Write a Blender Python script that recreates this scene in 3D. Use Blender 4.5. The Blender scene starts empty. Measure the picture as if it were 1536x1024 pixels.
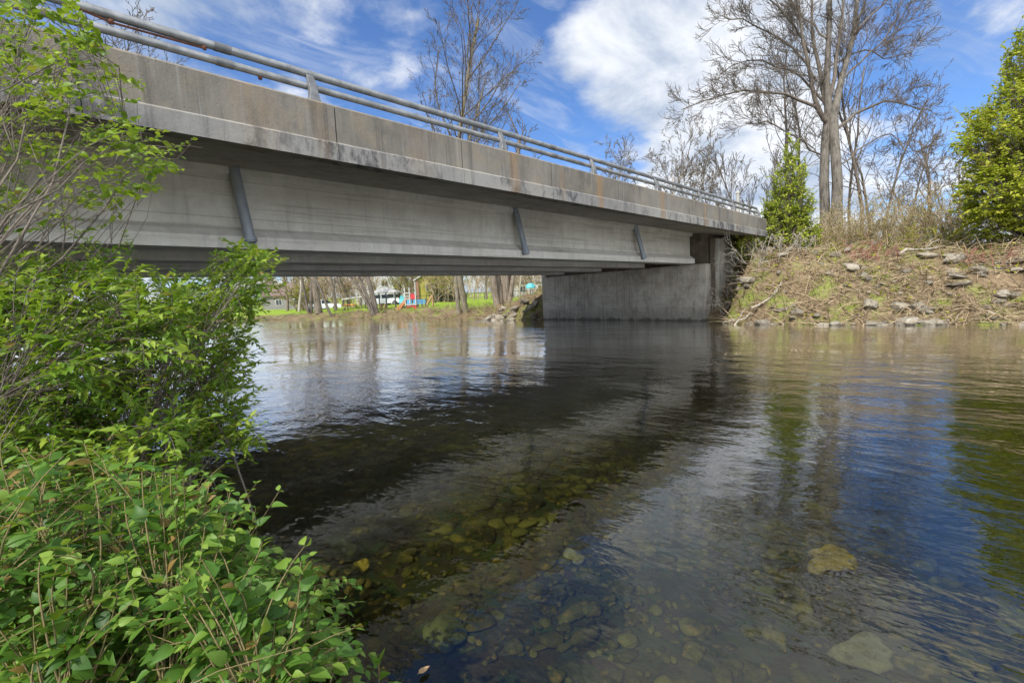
import bpy, math, numpy as np
from mathutils import Matrix, Vector
PI = math.pi
rng = np.random.default_rng(11)
scene = bpy.context.scene
COL = scene.collection

# ------------------------------------------------------------------ camera numbers
CAM = np.array([0.0, 0.0, 1.4927])
R_ = np.array([0.69734416, -0.71506463, -0.04892546])
U_ = np.array([0.10412044, 0.03352971, 0.99399934])
F_ = np.array([0.70913331, 0.69825378, -0.09783459])
FPX = 700.08

def ray(px, py):
    return F_ + R_ * (px - 768) / FPX - U_ * (py - 512) / FPX
def at_depth(px, py, t):
    return CAM + ray(px, py) * t
def at_z(px, py, z=0.0):
    d = ray(px, py); return CAM + d * ((z - CAM[2]) / d[2])

# ------------------------------------------------------------------ helpers
def sstep(x):
    x = np.clip(x, 0, 1); return x * x * (3 - 2 * x)
def norm(v):
    return v / np.maximum(np.linalg.norm(v, axis=-1, keepdims=True), 1e-9)
_w = np.random.default_rng(5)
_ND = [(_w.uniform(0, 2 * PI), _w.uniform(0, 2 * PI), _w.uniform(0.7, 1.4)) for _ in range(14)]
def wav(x, y, s):
    """smooth pseudo noise in about -1..1, feature size s"""
    o = 0
    for i in range(7):
        a, ph, f = _ND[i]; b, ph2, f2 = _ND[i + 7]
        o = o + np.sin((x * math.cos(a) + y * math.sin(a)) * f * 2 * PI / s + ph + 1.3 * np.sin((x * math.cos(b) + y * math.sin(b)) * f2 * 3 / s + ph2))
    return o / 3.5

class Acc:
    """collects geometry and links it as one mesh object"""
    def __init__(s):
        s.v = []; s.t = []; s.f = []; s.n = 0; s.mi = []; s.tubes = {}
    def add(s, verts, faces, tint=0.5, mi=0):
        verts = np.asarray(verts, float).reshape(-1, 3); faces = np.asarray(faces, int)
        s.v.append(verts); s.t.append(np.broadcast_to(np.asarray(tint, float), (len(verts),)).copy())
        s.f.append(faces + s.n); s.mi.append(np.full(len(faces), mi)); s.n += len(verts)
    def box(s, x0, x1, y0, y1, z0, z1, tint=0.5, mi=0):
        v = [(x, y, z) for x in (x0, x1) for y in (y0, y1) for z in (z0, z1)]
        s.add(v, [(0, 1, 3, 2), (4, 6, 7, 5), (0, 4, 5, 1), (2, 3, 7, 6), (0, 2, 6, 4), (1, 5, 7, 3)], tint, mi)
    def prism(s, prof, a0, a1, axis='x', tint=0.5, mi=0):
        """prof: convex-ish profile, extruded along axis; x: (y,z)  y: (x,z)  z: (x,y)"""
        n = len(prof); v = []
        for a in (a0, a1):
            for p in prof:
                v.append({'x': (a, p[0], p[1]), 'y': (p[0], a, p[1]), 'z': (p[0], p[1], a)}[axis])
        for i in range(n):
            j = (i + 1) % n
            s.add([v[i], v[j], v[n + j], v[n + i]], [(0, 1, 2, 3)], tint, mi)
        s.add(v[:n], [list(range(n))[::-1]], tint, mi); s.add(v[n:], [list(range(n))], tint, mi)
    def tube(s, pts, rad, k=6, tint=0.5):
        pts = np.asarray(pts, float); rad = np.broadcast_to(np.asarray(rad, float), (len(pts),))
        s.tubes.setdefault((len(pts), k), []).append((pts, rad, tint))
    def flush(s):
        for (n, k), L in s.tubes.items():
            P = np.stack([l[0] for l in L]); Rr = np.stack([l[1] for l in L]); tt = np.array([l[2] for l in L])
            T = norm(np.gradient(P, axis=1))
            mT = norm(T.mean(1)); ref = np.where(np.abs(mT[:, 2:3]) < 0.8, [[0, 0, 1.0]], [[1.0, 0.13, 0]])
            U = norm(np.cross(T, ref[:, None, :])); V = np.cross(T, U)
            a = np.arange(k) * 2 * PI / k
            ring = P[:, :, None, :] + Rr[:, :, None, None] * (np.cos(a)[None, None, :, None] * U[:, :, None, :] + np.sin(a)[None, None, :, None] * V[:, :, None, :])
            B = len(L); vs = ring.reshape(-1, 3)
            b = (np.arange(B) * n * k)[:, None, None] + (np.arange(n - 1) * k)[None, :, None]
            i = np.arange(k)[None, None, :]; j = (i + 1) % k
            q = np.stack([b + i, b + j, b + k + j, b + k + i], -1).reshape(-1, 4)
            s.add(vs, q, np.repeat(tt, n * k))
            bb = (np.arange(B) * n * k)[:, None]
            if k > 2:
                s.add(vs, bb + np.arange(k)[None, ::-1], np.repeat(tt, n * k))
                s.add(vs, bb + (n - 1) * k + np.arange(k)[None, :], np.repeat(tt, n * k))
        s.tubes = {}
    def build(s, name, mats, parent=None, smooth=False, bevel=0):
        s.flush()
        V = np.concatenate(s.v); T = np.concatenate(s.t)
        lt = np.concatenate([np.full(len(f), f.shape[1]) for f in s.f]); lv = np.concatenate([f.ravel() for f in s.f])
        used = np.unique(lv)
        if len(used) < len(V):
            m = np.zeros(len(V), int); m[used] = np.arange(len(used)); V = V[used]; T = T[used]; lv = m[lv]
        me = bpy.data.meshes.new(name)
        me.vertices.add(len(V)); me.vertices.foreach_set('co', V.astype(np.float32).ravel())
        me.loops.add(len(lv)); me.loops.foreach_set('vertex_index', lv.astype(np.int32))
        me.polygons.add(len(lt)); ls = np.concatenate([[0], np.cumsum(lt)[:-1]])
        me.polygons.foreach_set('loop_start', ls.astype(np.int32)); me.polygons.foreach_set('loop_total', lt.astype(np.int32))
        me.polygons.foreach_set('use_smooth', np.full(len(lt), smooth))
        if not isinstance(mats, (list, tuple)): mats = [mats]
        for m in mats: me.materials.append(m)
        me.polygons.foreach_set('material_index', np.concatenate(s.mi).astype(np.int32))
        at = me.attributes.new('tint', 'FLOAT', 'POINT'); at.data.foreach_set('value', T.astype(np.float32))
        me.update(calc_edges=True); me.validate()
        o = bpy.data.objects.new(name, me); COL.objects.link(o)
        if parent is not None: o.parent = parent; 
        if parent is not None: o.matrix_parent_inverse = parent.matrix_world.inverted() if False else Matrix.Translation(-Vector(parent.location))
        if bevel:
            w = me; bm = o.modifiers.new('bevel', 'BEVEL'); bm.width = bevel; bm.segments = 2; bm.limit_method = 'ANGLE'; bm.angle_limit = 0.6
        return o

def tag(o, label=None, cat=None, group=None, kind=None):
    if label: o['label'] = label
    if cat: o['category'] = cat
    if group: o['group'] = group
    if kind: o['kind'] = kind
    return o
def thing(name, loc, label, cat, group=None):
    e = bpy.data.objects.new(name, None); COL.objects.link(e); e.location = [float(c) for c in loc]; e.empty_display_size = .2
    return tag(e, label, cat, group)

# ------------------------------------------------------------------ materials
class NT:
    def __init__(s, name):
        s.m = bpy.data.materials.new(name); s.m.use_nodes = True; s.t = s.m.node_tree; s.t.nodes.clear()
        s.out = s.t.nodes.new('ShaderNodeOutputMaterial')
    def n(s, ty, **kw):
        nd = s.t.nodes.new(ty)
        for k, v in kw.items():
            if k.startswith('_'): setattr(nd, k[1:], v)
            else: s.set(nd.inputs[int(k[1:]) if k[0] == 'i' and k[1:].isdigit() else k.replace('__', ' ')], v)
        return nd
    def set(s, sock, v):
        if isinstance(v, bpy.types.NodeSocket): s.t.links.new(v, sock)
        elif isinstance(v, bpy.types.Node): s.t.links.new(v.outputs[0], sock)
        else:
            if sock.type == 'RGBA' and len(v) == 3: v = (*v, 1)
            sock.default_value = v
    def math(s, op, a, b=0.5, c=0.5, clamp=False):
        nd = s.t.nodes.new('ShaderNodeMath'); nd.operation = op; nd.use_clamp = clamp
        s.set(nd.inputs[0], a); s.set(nd.inputs[1], b); s.set(nd.inputs[2], c); return nd.outputs[0]
    def mix(s, f, a, b, mode='MIX'):
        nd = s.t.nodes.new('ShaderNodeMix'); nd.data_type = 'RGBA'; nd.blend_type = mode
        s.set(nd.inputs[0], f); s.set(nd.inputs[6], a); s.set(nd.inputs[7], b); return nd.outputs[2]
    def co(s, scale=(1, 1, 1), kind='Object'):
        tc = s.t.nodes.new('ShaderNodeTexCoord'); mp = s.t.nodes.new('ShaderNodeMapping')
        s.t.links.new(tc.outputs[kind], mp.inputs[0]); mp.inputs['Scale'].default_value = scale; return mp.outputs[0]
    def noise(s, vec, scale, detail=4, rough=.55, dist=0, ty=None):
        nd = s.n('ShaderNodeTexNoise', Vector=vec, Scale=scale, Detail=detail, Roughness=rough, Distortion=dist); return nd.outputs[0]
    def ramp(s, f, lo, hi, a=0.0, b=1.0):
        nd = s.t.nodes.new('ShaderNodeMapRange'); nd.interpolation_type = 'SMOOTHSTEP'
        s.set(nd.inputs[0], f); s.set(nd.inputs[1], lo); s.set(nd.inputs[2], hi); s.set(nd.inputs[3], a); s.set(nd.inputs[4], b); return nd.outputs[0]
    def attr(s, name='tint'):
        nd = s.t.nodes.new('ShaderNodeAttribute'); nd.attribute_name = name; return nd.outputs['Fac']
    def bump(s, h, strength=.3, dist=.02):
        return s.n('ShaderNodeBump', Height=h, Strength=strength, Distance=dist).outputs[0]
    def pbsdf(s, col, rough=.8, spec=.3, normal=None, metal=0.0):
        nd = s.n('ShaderNodeBsdfPrincipled', Base__Color=col, Roughness=rough, Metallic=metal)
        nd.inputs['Specular IOR Level'].default_value = spec
        if normal is not None: s.set(nd.inputs['Normal'], normal)
        return nd.outputs[0]
    def done(s, sh, vol=None):
        s.t.links.new(sh, s.out.inputs[0]); 
        if vol is not None: s.t.links.new(vol, s.out.inputs[1])
        return s.m

POST_X = [-0.55, 3.0, 6.66, 9.72, 12.9, 15.95, 19.05, 22.0]
def concrete(name, a, b, streak=.45, mold=0.0, rust=False, board=False, blotch=1.0, warm=(.27, .215, .145)):
    t = NT(name); co = t.co()
    big = t.noise(co, .55, 5, .6); med = t.noise(co, 2.6, 6, .65); fine = t.noise(co, 38, 4, .7)
    c = t.mix(t.ramp(big, .36, .64), a, b)
    c = t.mix(t.math('MULTIPLY', t.ramp(med, .42, .7), .5 * blotch), c, warm)
    sv = t.noise(t.co((4.5, 4.5, .22)), 1.5, 5, .7)
    sv2 = t.noise(t.co((16, 16, .5)), 1.2, 3, .6)
    c = t.mix(t.math('MULTIPLY', t.ramp(sv, .5, .72), streak), c, (.075, .072, .068))
    c = t.mix(t.math('MULTIPLY', t.ramp(sv2, .55, .75), streak * .5), c, (.36, .35, .32))
    if mold:
        mz = t.noise(t.co((2.2, 2.2, 1.1)), 1.6, 8, .75); mm = t.noise(t.co((.35, .35, .35)), 1.3, 3)
        k = t.math('MULTIPLY', t.ramp(mz, .44, .6), t.ramp(mm, .38, .55))
        c = t.mix(t.math('MULTIPLY', k, mold), c, (.035, .036, .042))
    if rust:
        sep = t.n('ShaderNodeSeparateXYZ', i0=t.co()).outputs
        wob = t.math('MULTIPLY', t.math('SUBTRACT', t.noise(t.co((6, 6, 1.1)), 1.3, 3), .5), .22)
        x = t.math('ADD', sep[0], wob); tot = None
        for px, w, am in ((3.02, .13, .35), (4.6, .3, .16), (6.8, .16, .8), (9.75, .17, 1.0), (8.3, .08, .35), (12.95, .16, .95), (16.0, .15, .8), (19.1, .12, .5), (2.2, .35, .3)):
            g = t.ramp(t.math('ABSOLUTE', t.math('SUBTRACT', x, px)), 0.0, w * 1.35, am, 0.0)
            tot = g if tot is None else t.math('MAXIMUM', tot, g)
        st = t.ramp(t.noise(t.co((14, 14, .7)), 1.1, 4, .65), .3, .6, .35, 1.0)
        c = t.mix(t.math('MULTIPLY', t.math('MULTIPLY', tot, st), .72), c, (.27, .165, .075))
    if board:
        sep = t.n('ShaderNodeSeparateXYZ', i0=t.co()).outputs
        hz = t.noise(t.co((.25, 1, 7)), 1.4, 4, .6)
        c = t.mix(t.math('MULTIPLY', t.ramp(hz, .52, .68), .3), c, (.16, .135, .09))
        bl = t.math('PINGPONG', t.math('ADD', sep[2], .02), .30); c = t.mix(t.ramp(bl, .0, .012, .5, 0.0), c, (.13, .115, .085))
    if name == 'concrete_abutment':
        sp2 = t.n('ShaderNodeSeparateXYZ', i0=t.co()).outputs; zz = t.math('ADD', sp2[2], t.math('MULTIPLY', t.math('SUBTRACT', t.noise(t.co((1, 1, .6)), 2.2, 5, .7), .5), .5))
        c = t.mix(t.ramp(zz, .02, .16, .93, 0.0), c, (.035, .036, .028)); c = t.mix(t.ramp(zz, .2, .75, .45, 0.0), c, (.15, .14, .11))
    c = t.mix(.35, c, t.mix(fine, (.1, .1, .1), (.9, .9, .9)), 'SOFT_LIGHT')
    pits = t.ramp(t.noise(co, 26, 2), .68, .76)
    c = t.mix(t.math('MULTIPLY', pits, .35), c, (.09, .085, .08))
    h = t.math('ADD', t.math('MULTIPLY', fine, .5), t.math('SUBTRACT', med, t.math('MULTIPLY', pits, .8)))
    return t.done(t.pbsdf(c, .88, .25, t.bump(h, .5, .012)))

M = {}
M['parapet'] = concrete('concrete_parapet', (.15, .136, .115), (.23, .21, .178), .6, .2, True)
M['edge'] = concrete('concrete_slab_edge', (.22, .212, .2), (.29, .278, .25), .5, .78, True, blotch=.4)
M['slab'] = concrete('concrete_slab', (.33, .315, .285), (.40, .385, .35), .25, .25)
M['girder'] = concrete('concrete_girder', (.52, .50, .445), (.62, .60, .54), .22, .12, False, True, .35, (.34, .30, .235))
M['abut'] = concrete('concrete_abutment', (.36, .335, .285), (.45, .425, .365), .6, .3, False, True, .8)
M['dark_concrete'] = concrete('concrete_dark_brown', (.085, .066, .046), (.13, .105, .075), .6, .3)  # darker, browner concrete than the rest of the bridge

def simple(name, a, b, scale=3, rough=.7, spec=.3, bump=.2, metal=0.0, bd=.01, sc=(1, 1, 1)):
    t = NT(name); n = t.noise(t.co(sc), scale, 6, .6)
    return t.done(t.pbsdf(t.mix(t.ramp(n, .3, .7), a, b), rough, spec, t.bump(n, bump, bd), metal))
M['galv'] = simple('galvanised_steel', (.20, .205, .205), (.36, .365, .36), 5, .5, .5, .15, .55)
M['post'] = simple('cast_metal', (.13, .135, .14), (.22, .225, .225), 8, .5, .5, .15, .4)
M['pipe'] = simple('grey_pipe', (.19, .215, .245), (.32, .345, .37), 4, .55, .4, .15, .2, .01, (1, 1, .25))
M['rust'] = simple('rusty_iron', (.075, .03, .02), (.15, .06, .035), 30, .9, .2, .4)
M['asphalt'] = simple('asphalt', (.045, .045, .046), (.06, .06, .06), 60, .9, .2, .3)

def bark(name, a, b, sz=.18, moss=None):
    t = NT(name); co = t.co((1, 1, sz)); n = t.noise(co, 14, 6, .65); bg = t.noise(t.co(), 1.3, 3)
    c = t.mix(t.ramp(n, .35, .65), a, b); c = t.mix(t.math('MULTIPLY', t.ramp(bg, .45, .65), .5), c, moss or b)
    return t.done(t.pbsdf(c, .9, .2, t.bump(n, .8, .03)))
M['bark_grey'] = bark('bark_grey', (.065, .052, .04), (.20, .165, .125), .15, (.24, .205, .16))
M['bark_brown2'] = bark('bark_brown_grey', (.055, .049, .041), (.165, .147, .125), .12, (.20, .18, .15))
M['bark_dark'] = bark('bark_dark', (.075, .062, .05), (.175, .148, .12))
M['bark_brown'] = bark('bark_brown', (.12, .098, .072), (.26, .215, .165))
M['bark_pale'] = bark('bark_pale', (.22, .195, .16), (.40, .36, .30))
M['bark_lichen'] = bark('bark_lichen', (.10, .088, .065), (.24, .21, .16), .2, (.25, .22, .09))
M['twig'] = bark('twig_brown', (.10, .07, .045), (.26, .19, .125))
M['twig_tan'] = bark('twig_tan', (.25, .185, .115), (.46, .36, .235))
M['twig_red'] = bark('twig_red', (.18, .075, .055), (.34, .17, .125))
M['stem'] = bark('stem_green', (.10, .10, .035), (.20, .155, .075))

def leafmat(name, dark, mid, light, trans=.4, rough=.42, spec=.35, vein=True):
    t = NT(name); k = t.attr(); n = t.noise(t.co(), 9, 3)
    c = t.mix(t.ramp(k, 0, .5), dark, mid); c = t.mix(t.ramp(k, .5, 1), c, light)
    c = t.mix(.35, c, t.mix(n, (.2, .2, .2), (.8, .8, .8)), 'SOFT_LIGHT'); c = t.mix(t.ramp(k, 1.1, 1.5), c, (.23, .15, .045))
    b = t.bump(t.noise(t.co(), 60, 3), .25, .004)
    d = t.pbsdf(c, rough, spec, b)
    tl = t.n('ShaderNodeBsdfTranslucent', Color=t.mix(.55, c, (.30, .42, .02), 'MIX'), Normal=b).outputs[0]
    return t.done(t.n('ShaderNodeMixShader', i0=trans, i1=d, i2=tl).outputs[0])
M['leaf_broad'] = leafmat('leaf_broad', (.022, .07, .010), (.072, .165, .020), (.19, .29, .042), .36, .5)
M['leaf_spring'] = leafmat('leaf_spring', (.045, .10, .012), (.13, .235, .022), (.27, .36, .04), .42, .5)
M['leaf_upper'] = leafmat('leaf_upper', (.05, .11, .012), (.15, .25, .025), (.30, .38, .045), .45, .5)
M['leaf_maple'] = leafmat('leaf_maple', (.15, .20, .012), (.36, .41, .028), (.56, .55, .07), .5, .55)
M['leaf_cedar'] = leafmat('leaf_cedar', (.15, .19, .02), (.30, .37, .035), (.47, .50, .07), .3, .65, .2)
M['leaf_yellow'] = leafmat('leaf_yellow', (.14, .17, .02), (.27, .28, .03), (.40, .37, .05), .3, .7, .2)
M['leaf_olive'] = leafmat('leaf_olive', (.12, .12, .03), (.25, .23, .07), (.38, .33, .13), .3, .7, .2)
M['leaf_ivy'] = leafmat('leaf_ivy', (.012, .035, .01), (.03, .075, .016), (.06, .12, .025), .2, .4, .4)
M['grass_green'] = leafmat('grass_green', (.07, .14, .015), (.15, .27, .025), (.27, .37, .04), .3, .7, .2)
M['litter'] = leafmat('litter', (.07, .045, .026), (.175, .12, .072), (.36, .28, .18), .1, .85, .15)

# ------------------------------------------------------------------ terrain
FS = np.array([(26, -70), (22, -25), (19.6, -8), (19.05, -1.2), (18.85, .7), (18.6, 2.3), (18.45, 4.2), (18.6, 6.6), (19.9, 7.6), (20.3, 9), (20.9, 17.2), (20.0, 19.0), (20.6, 22), (21.1, 26), (21.6, 34.4), (21.7, 40), (21.5, 47), (20.5, 53), (18.6, 60), (12, 72), (-8, 92), (-60, 125), (-300, 200)], float)
NS = np.array([(-30, -70), (-4, -20), (-1.1, -6), (-.25, -1.5), (.30, .6), (.62, 2.2), (.72, 4), (.5, 6.5), (-.8, 9), (-1.6, 14), (-2, 20), (-4, 36), (-11, 52), (-30, 70), (-90, 95), (-360, 160)], float)
def shore(C, y):
    return np.interp(y, C[:, 1], C[:, 0])
def sdist(C, x, y, side):
    d = (x - shore(C, y)) * side
    g = np.abs(shore(C, y + .5) - shore(C, y - .5))
    return d / np.sqrt(1 + g * g)
def ground_z(x, y, rough=True):
    x = np.asarray(x, float); y = np.asarray(y, float)
    df = sdist(FS, x, y, 1); dn = sdist(NS, x, y, -1)
    w = .25 * wav(x, y, 2.3) + .12 * wav(x, y, .9) if rough else 0
    df = df + w * np.clip(1.5 - np.abs(x - 20.3) / 9 , .25, 1) * np.where((y > 7.2) & (y < 18.4), .0, 1); dn = dn + .6 * w
    # bed
    din = np.minimum(-df, -dn)
    bed = -(.06 + .30 * sstep(din / .8) + .55 * sstep((din - 1.0) / 7)) + .05 * wav(x, y, 2.7)
    # far bank
    up = sstep((y - 16) / 9)
    dk = df * (1 + 1.0 * sstep((y - 1.8) / 3.5))
    pr = 1.35 * sstep(dk / 2.3) + 1.15 * sstep((dk - 1.4) / 4.2) + .5 * sstep((df - 6) / 25)
    pu = .62 * sstep(df / 2.4) + .42 * sstep((df - 1.5) / 14) + .5 * sstep((df - 20) / 60)
    bankf = pr * (1 - up) + pu * up
    emb = 3.72 - np.maximum(0, np.maximum((7.95 - y), (y - 18.0)) / 1.7)
    far_side = 3.0 * sstep((y - 17.4) / .5)
    emb = np.minimum(emb, 3.72 * sstep((x - 20.6 - np.where((y > 8.1) & (y < 17.6), 0.5, 3.5 * sstep((8.3 - y) / .4) + far_side)) / np.where((y > 8.1) & (y < 17.6), .5, 3.5)))
    bankf = np.where(df > 0, np.maximum(bankf, np.where(x > 20.7, emb, -9)), bankf)
    # near bank
    bankn = .42 * sstep(dn / 1.6) + .9 * sstep((dn - 1.2) / 6) + .6 * sstep((dn - 8) / 25)
    embn = 3.7 - np.maximum(0, np.maximum((7.9 - y), (y - 18)) / 1.7)
    bankn = np.where((dn > 0) & (x < -3.2), np.maximum(bankn, embn * sstep((-3.0 - x) / 4)), bankn)
    z = np.where(df > 0, bankf, np.where(dn > 0, bankn, bed))
    if rough:
        on = np.clip(np.maximum(df, dn), 0, 1.2) / 1.2
        flat = np.where((y > 7.6) & (y < 18.4) & (x > 20.5), .2, 1)
        z = z + on * flat * (.15 * wav(x, y, 1.7) + .09 * wav(x + 9, y, .63) + .10 * wav(x, y + 5, 5.0) * (1 - up))
    far = np.maximum(np.abs(x - 15) - 120, np.abs(y - 20) - 130)
    z = z + np.clip(far, 0, 500) * .018
    return z
def gz(x, y): return float(ground_z(np.array([x]), np.array([y]))[0])

def graded(a, b, st, lo, hi):
    c = list(np.arange(a, b + 1e-6, st)); s = st; x = b
    while x < hi: s *= 1.13; x += s; c.append(x)
    s = st; x = a; L = []
    while x > lo: s *= 1.13; x -= s; L.append(x)
    return np.array(L[::-1] + c)
gx = graded(-3, 34, .2, -900, 1100); gy = graded(-9, 27, .2, -700, 1300)
X, Y = np.meshgrid(gx, gy, indexing='ij'); Z = ground_z(X, Y)
nx, ny = X.shape
ii = (np.arange(nx - 1)[:, None] * ny + np.arange(ny - 1)[None, :]).ravel()
g = Acc()
# tint codes: bed 0, dry bank .5, lawn 1
df = sdist(FS, X, Y, 1); dn = sdist(NS, X, Y, -1)
lawn = sstep((Y - 21) / 5) * sstep((df - 1.6 - .8 * wav(X, Y, 4)) / 1.6)
tint = np.where(Z < -.02, 0, .5 + .5 * lawn)
g.add(np.stack([X, Y, Z], -1).reshape(-1, 3), np.stack([ii, ii + ny, ii + ny + 1, ii + 1], -1), tint.ravel())
t = NT('ground'); co = t.co(); k = t.attr()
n1 = t.noise(co, 1.1, 6, .65); n2 = t.noise(co, 7, 6, .7); n3 = t.noise(co, .4, 4)
dry = t.mix(t.ramp(n2, .35, .65), (.075, .055, .032), (.215, .16, .098)); dry = t.mix(t.ramp(n1, .47, .64), dry, (.17, .20, .045))
dry = t.mix(t.math('MULTIPLY', t.ramp(n3, .5, .66), .6), dry, (.22, .16, .10))
grs = t.mix(t.ramp(n2, .3, .7), (.13, .21, .022), (.25, .34, .04)); grs = t.mix(t.math('MULTIPLY', t.ramp(n1, .52, .7), .6), grs, (.30, .26, .09))
vor = t.n('ShaderNodeTexVoronoi', Vector=t.n('ShaderNodeVectorMath', i0=co, i1=t.n('ShaderNodeTexNoise', Vector=co, Scale=3.0).outputs[1]).outputs[0], Scale=5.5).outputs
bedc = t.mix(t.ramp(n2, .3, .7), (.035, .027, .011), (.11, .085, .03)); bedc = t.mix(.45, bedc, t.mix(.75, vor[1], (.12, .11, .04)))
bedc = t.mix(.65, bedc, (.034, .03, .010))
c = t.mix(t.ramp(k, .1, .4), bedc, dry); c = t.mix(t.ramp(k, .6, .95), c, grs)
M['ground'] = t.done(t.pbsdf(c, .95, .15, t.bump(t.math('ADD', n2, n1), .8, .06)))
tag(g.build('ground', M['ground'], smooth=True), kind='structure')

# ------------------------------------------------------------------ water
t = NT('river_water'); 
tc = t.t.nodes.new('ShaderNodeTexCoord'); mp = t.t.nodes.new('ShaderNodeMapping'); t.t.links.new(tc.outputs['Object'], mp.inputs[0])
mp.inputs['Rotation'].default_value = (0, 0, math.radians(28)); mp.inputs['Scale'].default_value = (1.0, .5, 1)
w = mp.outputs[0]
warp = t.n('ShaderNodeTexNoise', Vector=w, Scale=.8, Detail=2).outputs[1]
w2 = t.n('ShaderNodeVectorMath', _operation='MULTIPLY_ADD', i0=warp, i1=(.5, .5, 0), i2=w).outputs[0]
a1 = t.noise(w2, 1.6, 2, .5); a2 = t.noise(w2, 6.0, 3, .55); a3 = t.noise(w2, 19, 2, .5)
calm = t.ramp(t.noise(t.co((.16, .1, 1)), 1.0, 3), .38, .62, .28, 1.2)
h = t.math('ADD', t.math('MULTIPLY', a1, .05), t.math('ADD', t.math('MULTIPLY', a2, .0215), t.math('MULTIPLY', a3, .0065)))
bp = t.n('ShaderNodeBump', Height=t.math('MULTIPLY', h, calm), Strength=1.0, Distance=.62).outputs[0]
fr = t.n('ShaderNodeFresnel', IOR=1.37, Normal=bp).outputs[0]
tr = t.n('ShaderNodeBsdfTransparent', Color=(.66, .70, .62)).outputs[0]
gl = t.n('ShaderNodeBsdfGlossy', Color=(1, 1, 1), Roughness=.006, Normal=bp).outputs[0]
M['water'] = t.done(t.n('ShaderNodeMixShader', i0=t.math('MULTIPLY', fr, 1.85, clamp=True), i1=tr, i2=gl).outputs[0], t.n('ShaderNodeVolumeAbsorption', Color=(.58, .64, .34), Density=1.3).outputs[0])
wa = Acc(); wa.box(-500, 60, -300, 300, -4, 0)
tag(wa.build('river_water', M['water']), kind='structure')

# ------------------------------------------------------------------ stones
def icos(sub):
    p = (1 + 5 ** .5) / 2
    v = [(-1, p, 0), (1, p, 0), (-1, -p, 0), (1, -p, 0), (0, -1, p), (0, 1, p), (0, -1, -p), (0, 1, -p), (p, 0, -1), (p, 0, 1), (-p, 0, -1), (-p, 0, 1)]
    f = [(0, 11, 5), (0, 5, 1), (0, 1, 7), (0, 7, 10), (0, 10, 11), (1, 5, 9), (5, 11, 4), (11, 10, 2), (10, 7, 6), (7, 1, 8), (3, 9, 4), (3, 4, 2), (3, 2, 6), (3, 6, 8), (3, 8, 9), (4, 9, 5), (2, 4, 11), (6, 2, 10), (8, 6, 7), (9, 8, 1)]
    v = [np.array(a, float) / np.linalg.norm(a) for a in v]
    for _ in range(sub):
        mid = {}; nf = []
        def m(a, b):
            q = (min(a, b), max(a, b))
            if q not in mid:
                c = v[a] + v[b]; v.append(c / np.linalg.norm(c)); mid[q] = len(v) - 1
            return mid[q]
        for a, b, c in f:
            x, y, z = m(a, b), m(b, c), m(c, a); nf += [(a, x, z), (b, y, x), (c, z, y), (x, y, z)]
        f = nf
    return np.array(v), np.array(f)
def rock_shape(sub, seed, ang=.25, cuts=5):
    r = np.random.default_rng(seed); v, f = icos(sub)
    for _ in range(cuts):                           # flat fracture faces
        d = norm(r.normal(size=3)); h = r.uniform(.45, .8); pr = v @ d
        v = v - np.maximum(pr - h, 0)[:, None] * d * .9
    v = v * (1 + ang * .35 * (np.sin(v @ r.normal(size=3) * 3 + r.uniform(0, 6)) * .6 + np.sin(v @ r.normal(size=3) * 6) * .3))[:, None]
    return v, f
def rockmat(name, a, b, c3):
    t = NT(name); co = t.co(); n = t.noise(co, 3, 6, .65); n2 = t.noise(co, 18, 5, .65); k = t.attr()
    c = t.mix(t.ramp(n, .35, .65), a, b); c = t.mix(t.ramp(n2, .5, .7), c, c3); c = t.mix(.55, c, t.mix(k, (.1, .1, .1), (.9, .9, .9)), 'SOFT_LIGHT')
    return t.done(t.pbsdf(c, .85, .25, t.bump(n2, .6, .03)))
M['rock_pale'] = rockmat('rock_pale', (.17, .15, .115), (.28, .25, .20), (.13, .11, .08))
M['rock_bed'] = rockmat('rock_bed', (.025, .022, .008), (.17, .14, .04), (.26, .16, .045))
M['rock_bed_yellow'] = rockmat('rock_bed_yellow', (.33, .21, .03), (.50, .34, .07), (.12, .075, .018))
M['rock_bed_green'] = rockmat('rock_bed_green', (.10, .11, .045), (.20, .20, .09), (.06, .055, .025))
M['rock_bed_pale'] = rockmat('rock_bed_pale', (.20, .17, .13), (.34, .29, .22), (.13, .10, .07))

shapes1 = [rock_shape(1, s, .5, 7) for s in range(8)]
acc = Acc(); cand = 60000
x = rng.uniform(.2, 15, cand); y = rng.uniform(-5, 15, cand)
keep = rng.random(cand) < np.clip(1.25 - np.hypot(x - 1.5, y - 2) / 15, .12, 1)
x = x[keep]; y = y[keep]; z = ground_z(x, y); ok = z < .02
x = x[ok]; y = y[ok]; z = z[ok]
sz = .013 + .065 * rng.random(len(x)) ** 5 + .02 * np.clip(np.hypot(x, y) / 5, 0, 1.5)
for q in range(8):
    v, f = shapes1[q]; sel = np.arange(q, len(x), 8); n = len(sel)
    a = rng.uniform(0, 2 * PI, n); ca, sa = np.cos(a)[:, None], np.sin(a)[:, None]
    sc = np.stack([rng.uniform(.8, 1.5, n), rng.uniform(.7, 1.1, n), rng.uniform(.3, .6, n)], -1) * sz[sel][:, None]
    vx = v[None] * sc[:, None, :]
    P = np.stack([vx[..., 0] * ca - vx[..., 1] * sa + x[sel][:, None], vx[..., 0] * sa + vx[..., 1] * ca + y[sel][:, None], vx[..., 2] + (z[sel] + sz[sel] * .12)[:, None]], -1)
    acc.add(P.reshape(-1, 3), (f[None] + (np.arange(n) * len(v))[:, None, None]).reshape(-1, 3), np.repeat(rng.random(n) ** 1.6, len(v)))
tag(acc.build('riverbed_stones', M['rock_bed'], smooth=True), 'dark olive and brown stones covering the bed of the shallow river', 'stones', kind='stuff')

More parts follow.
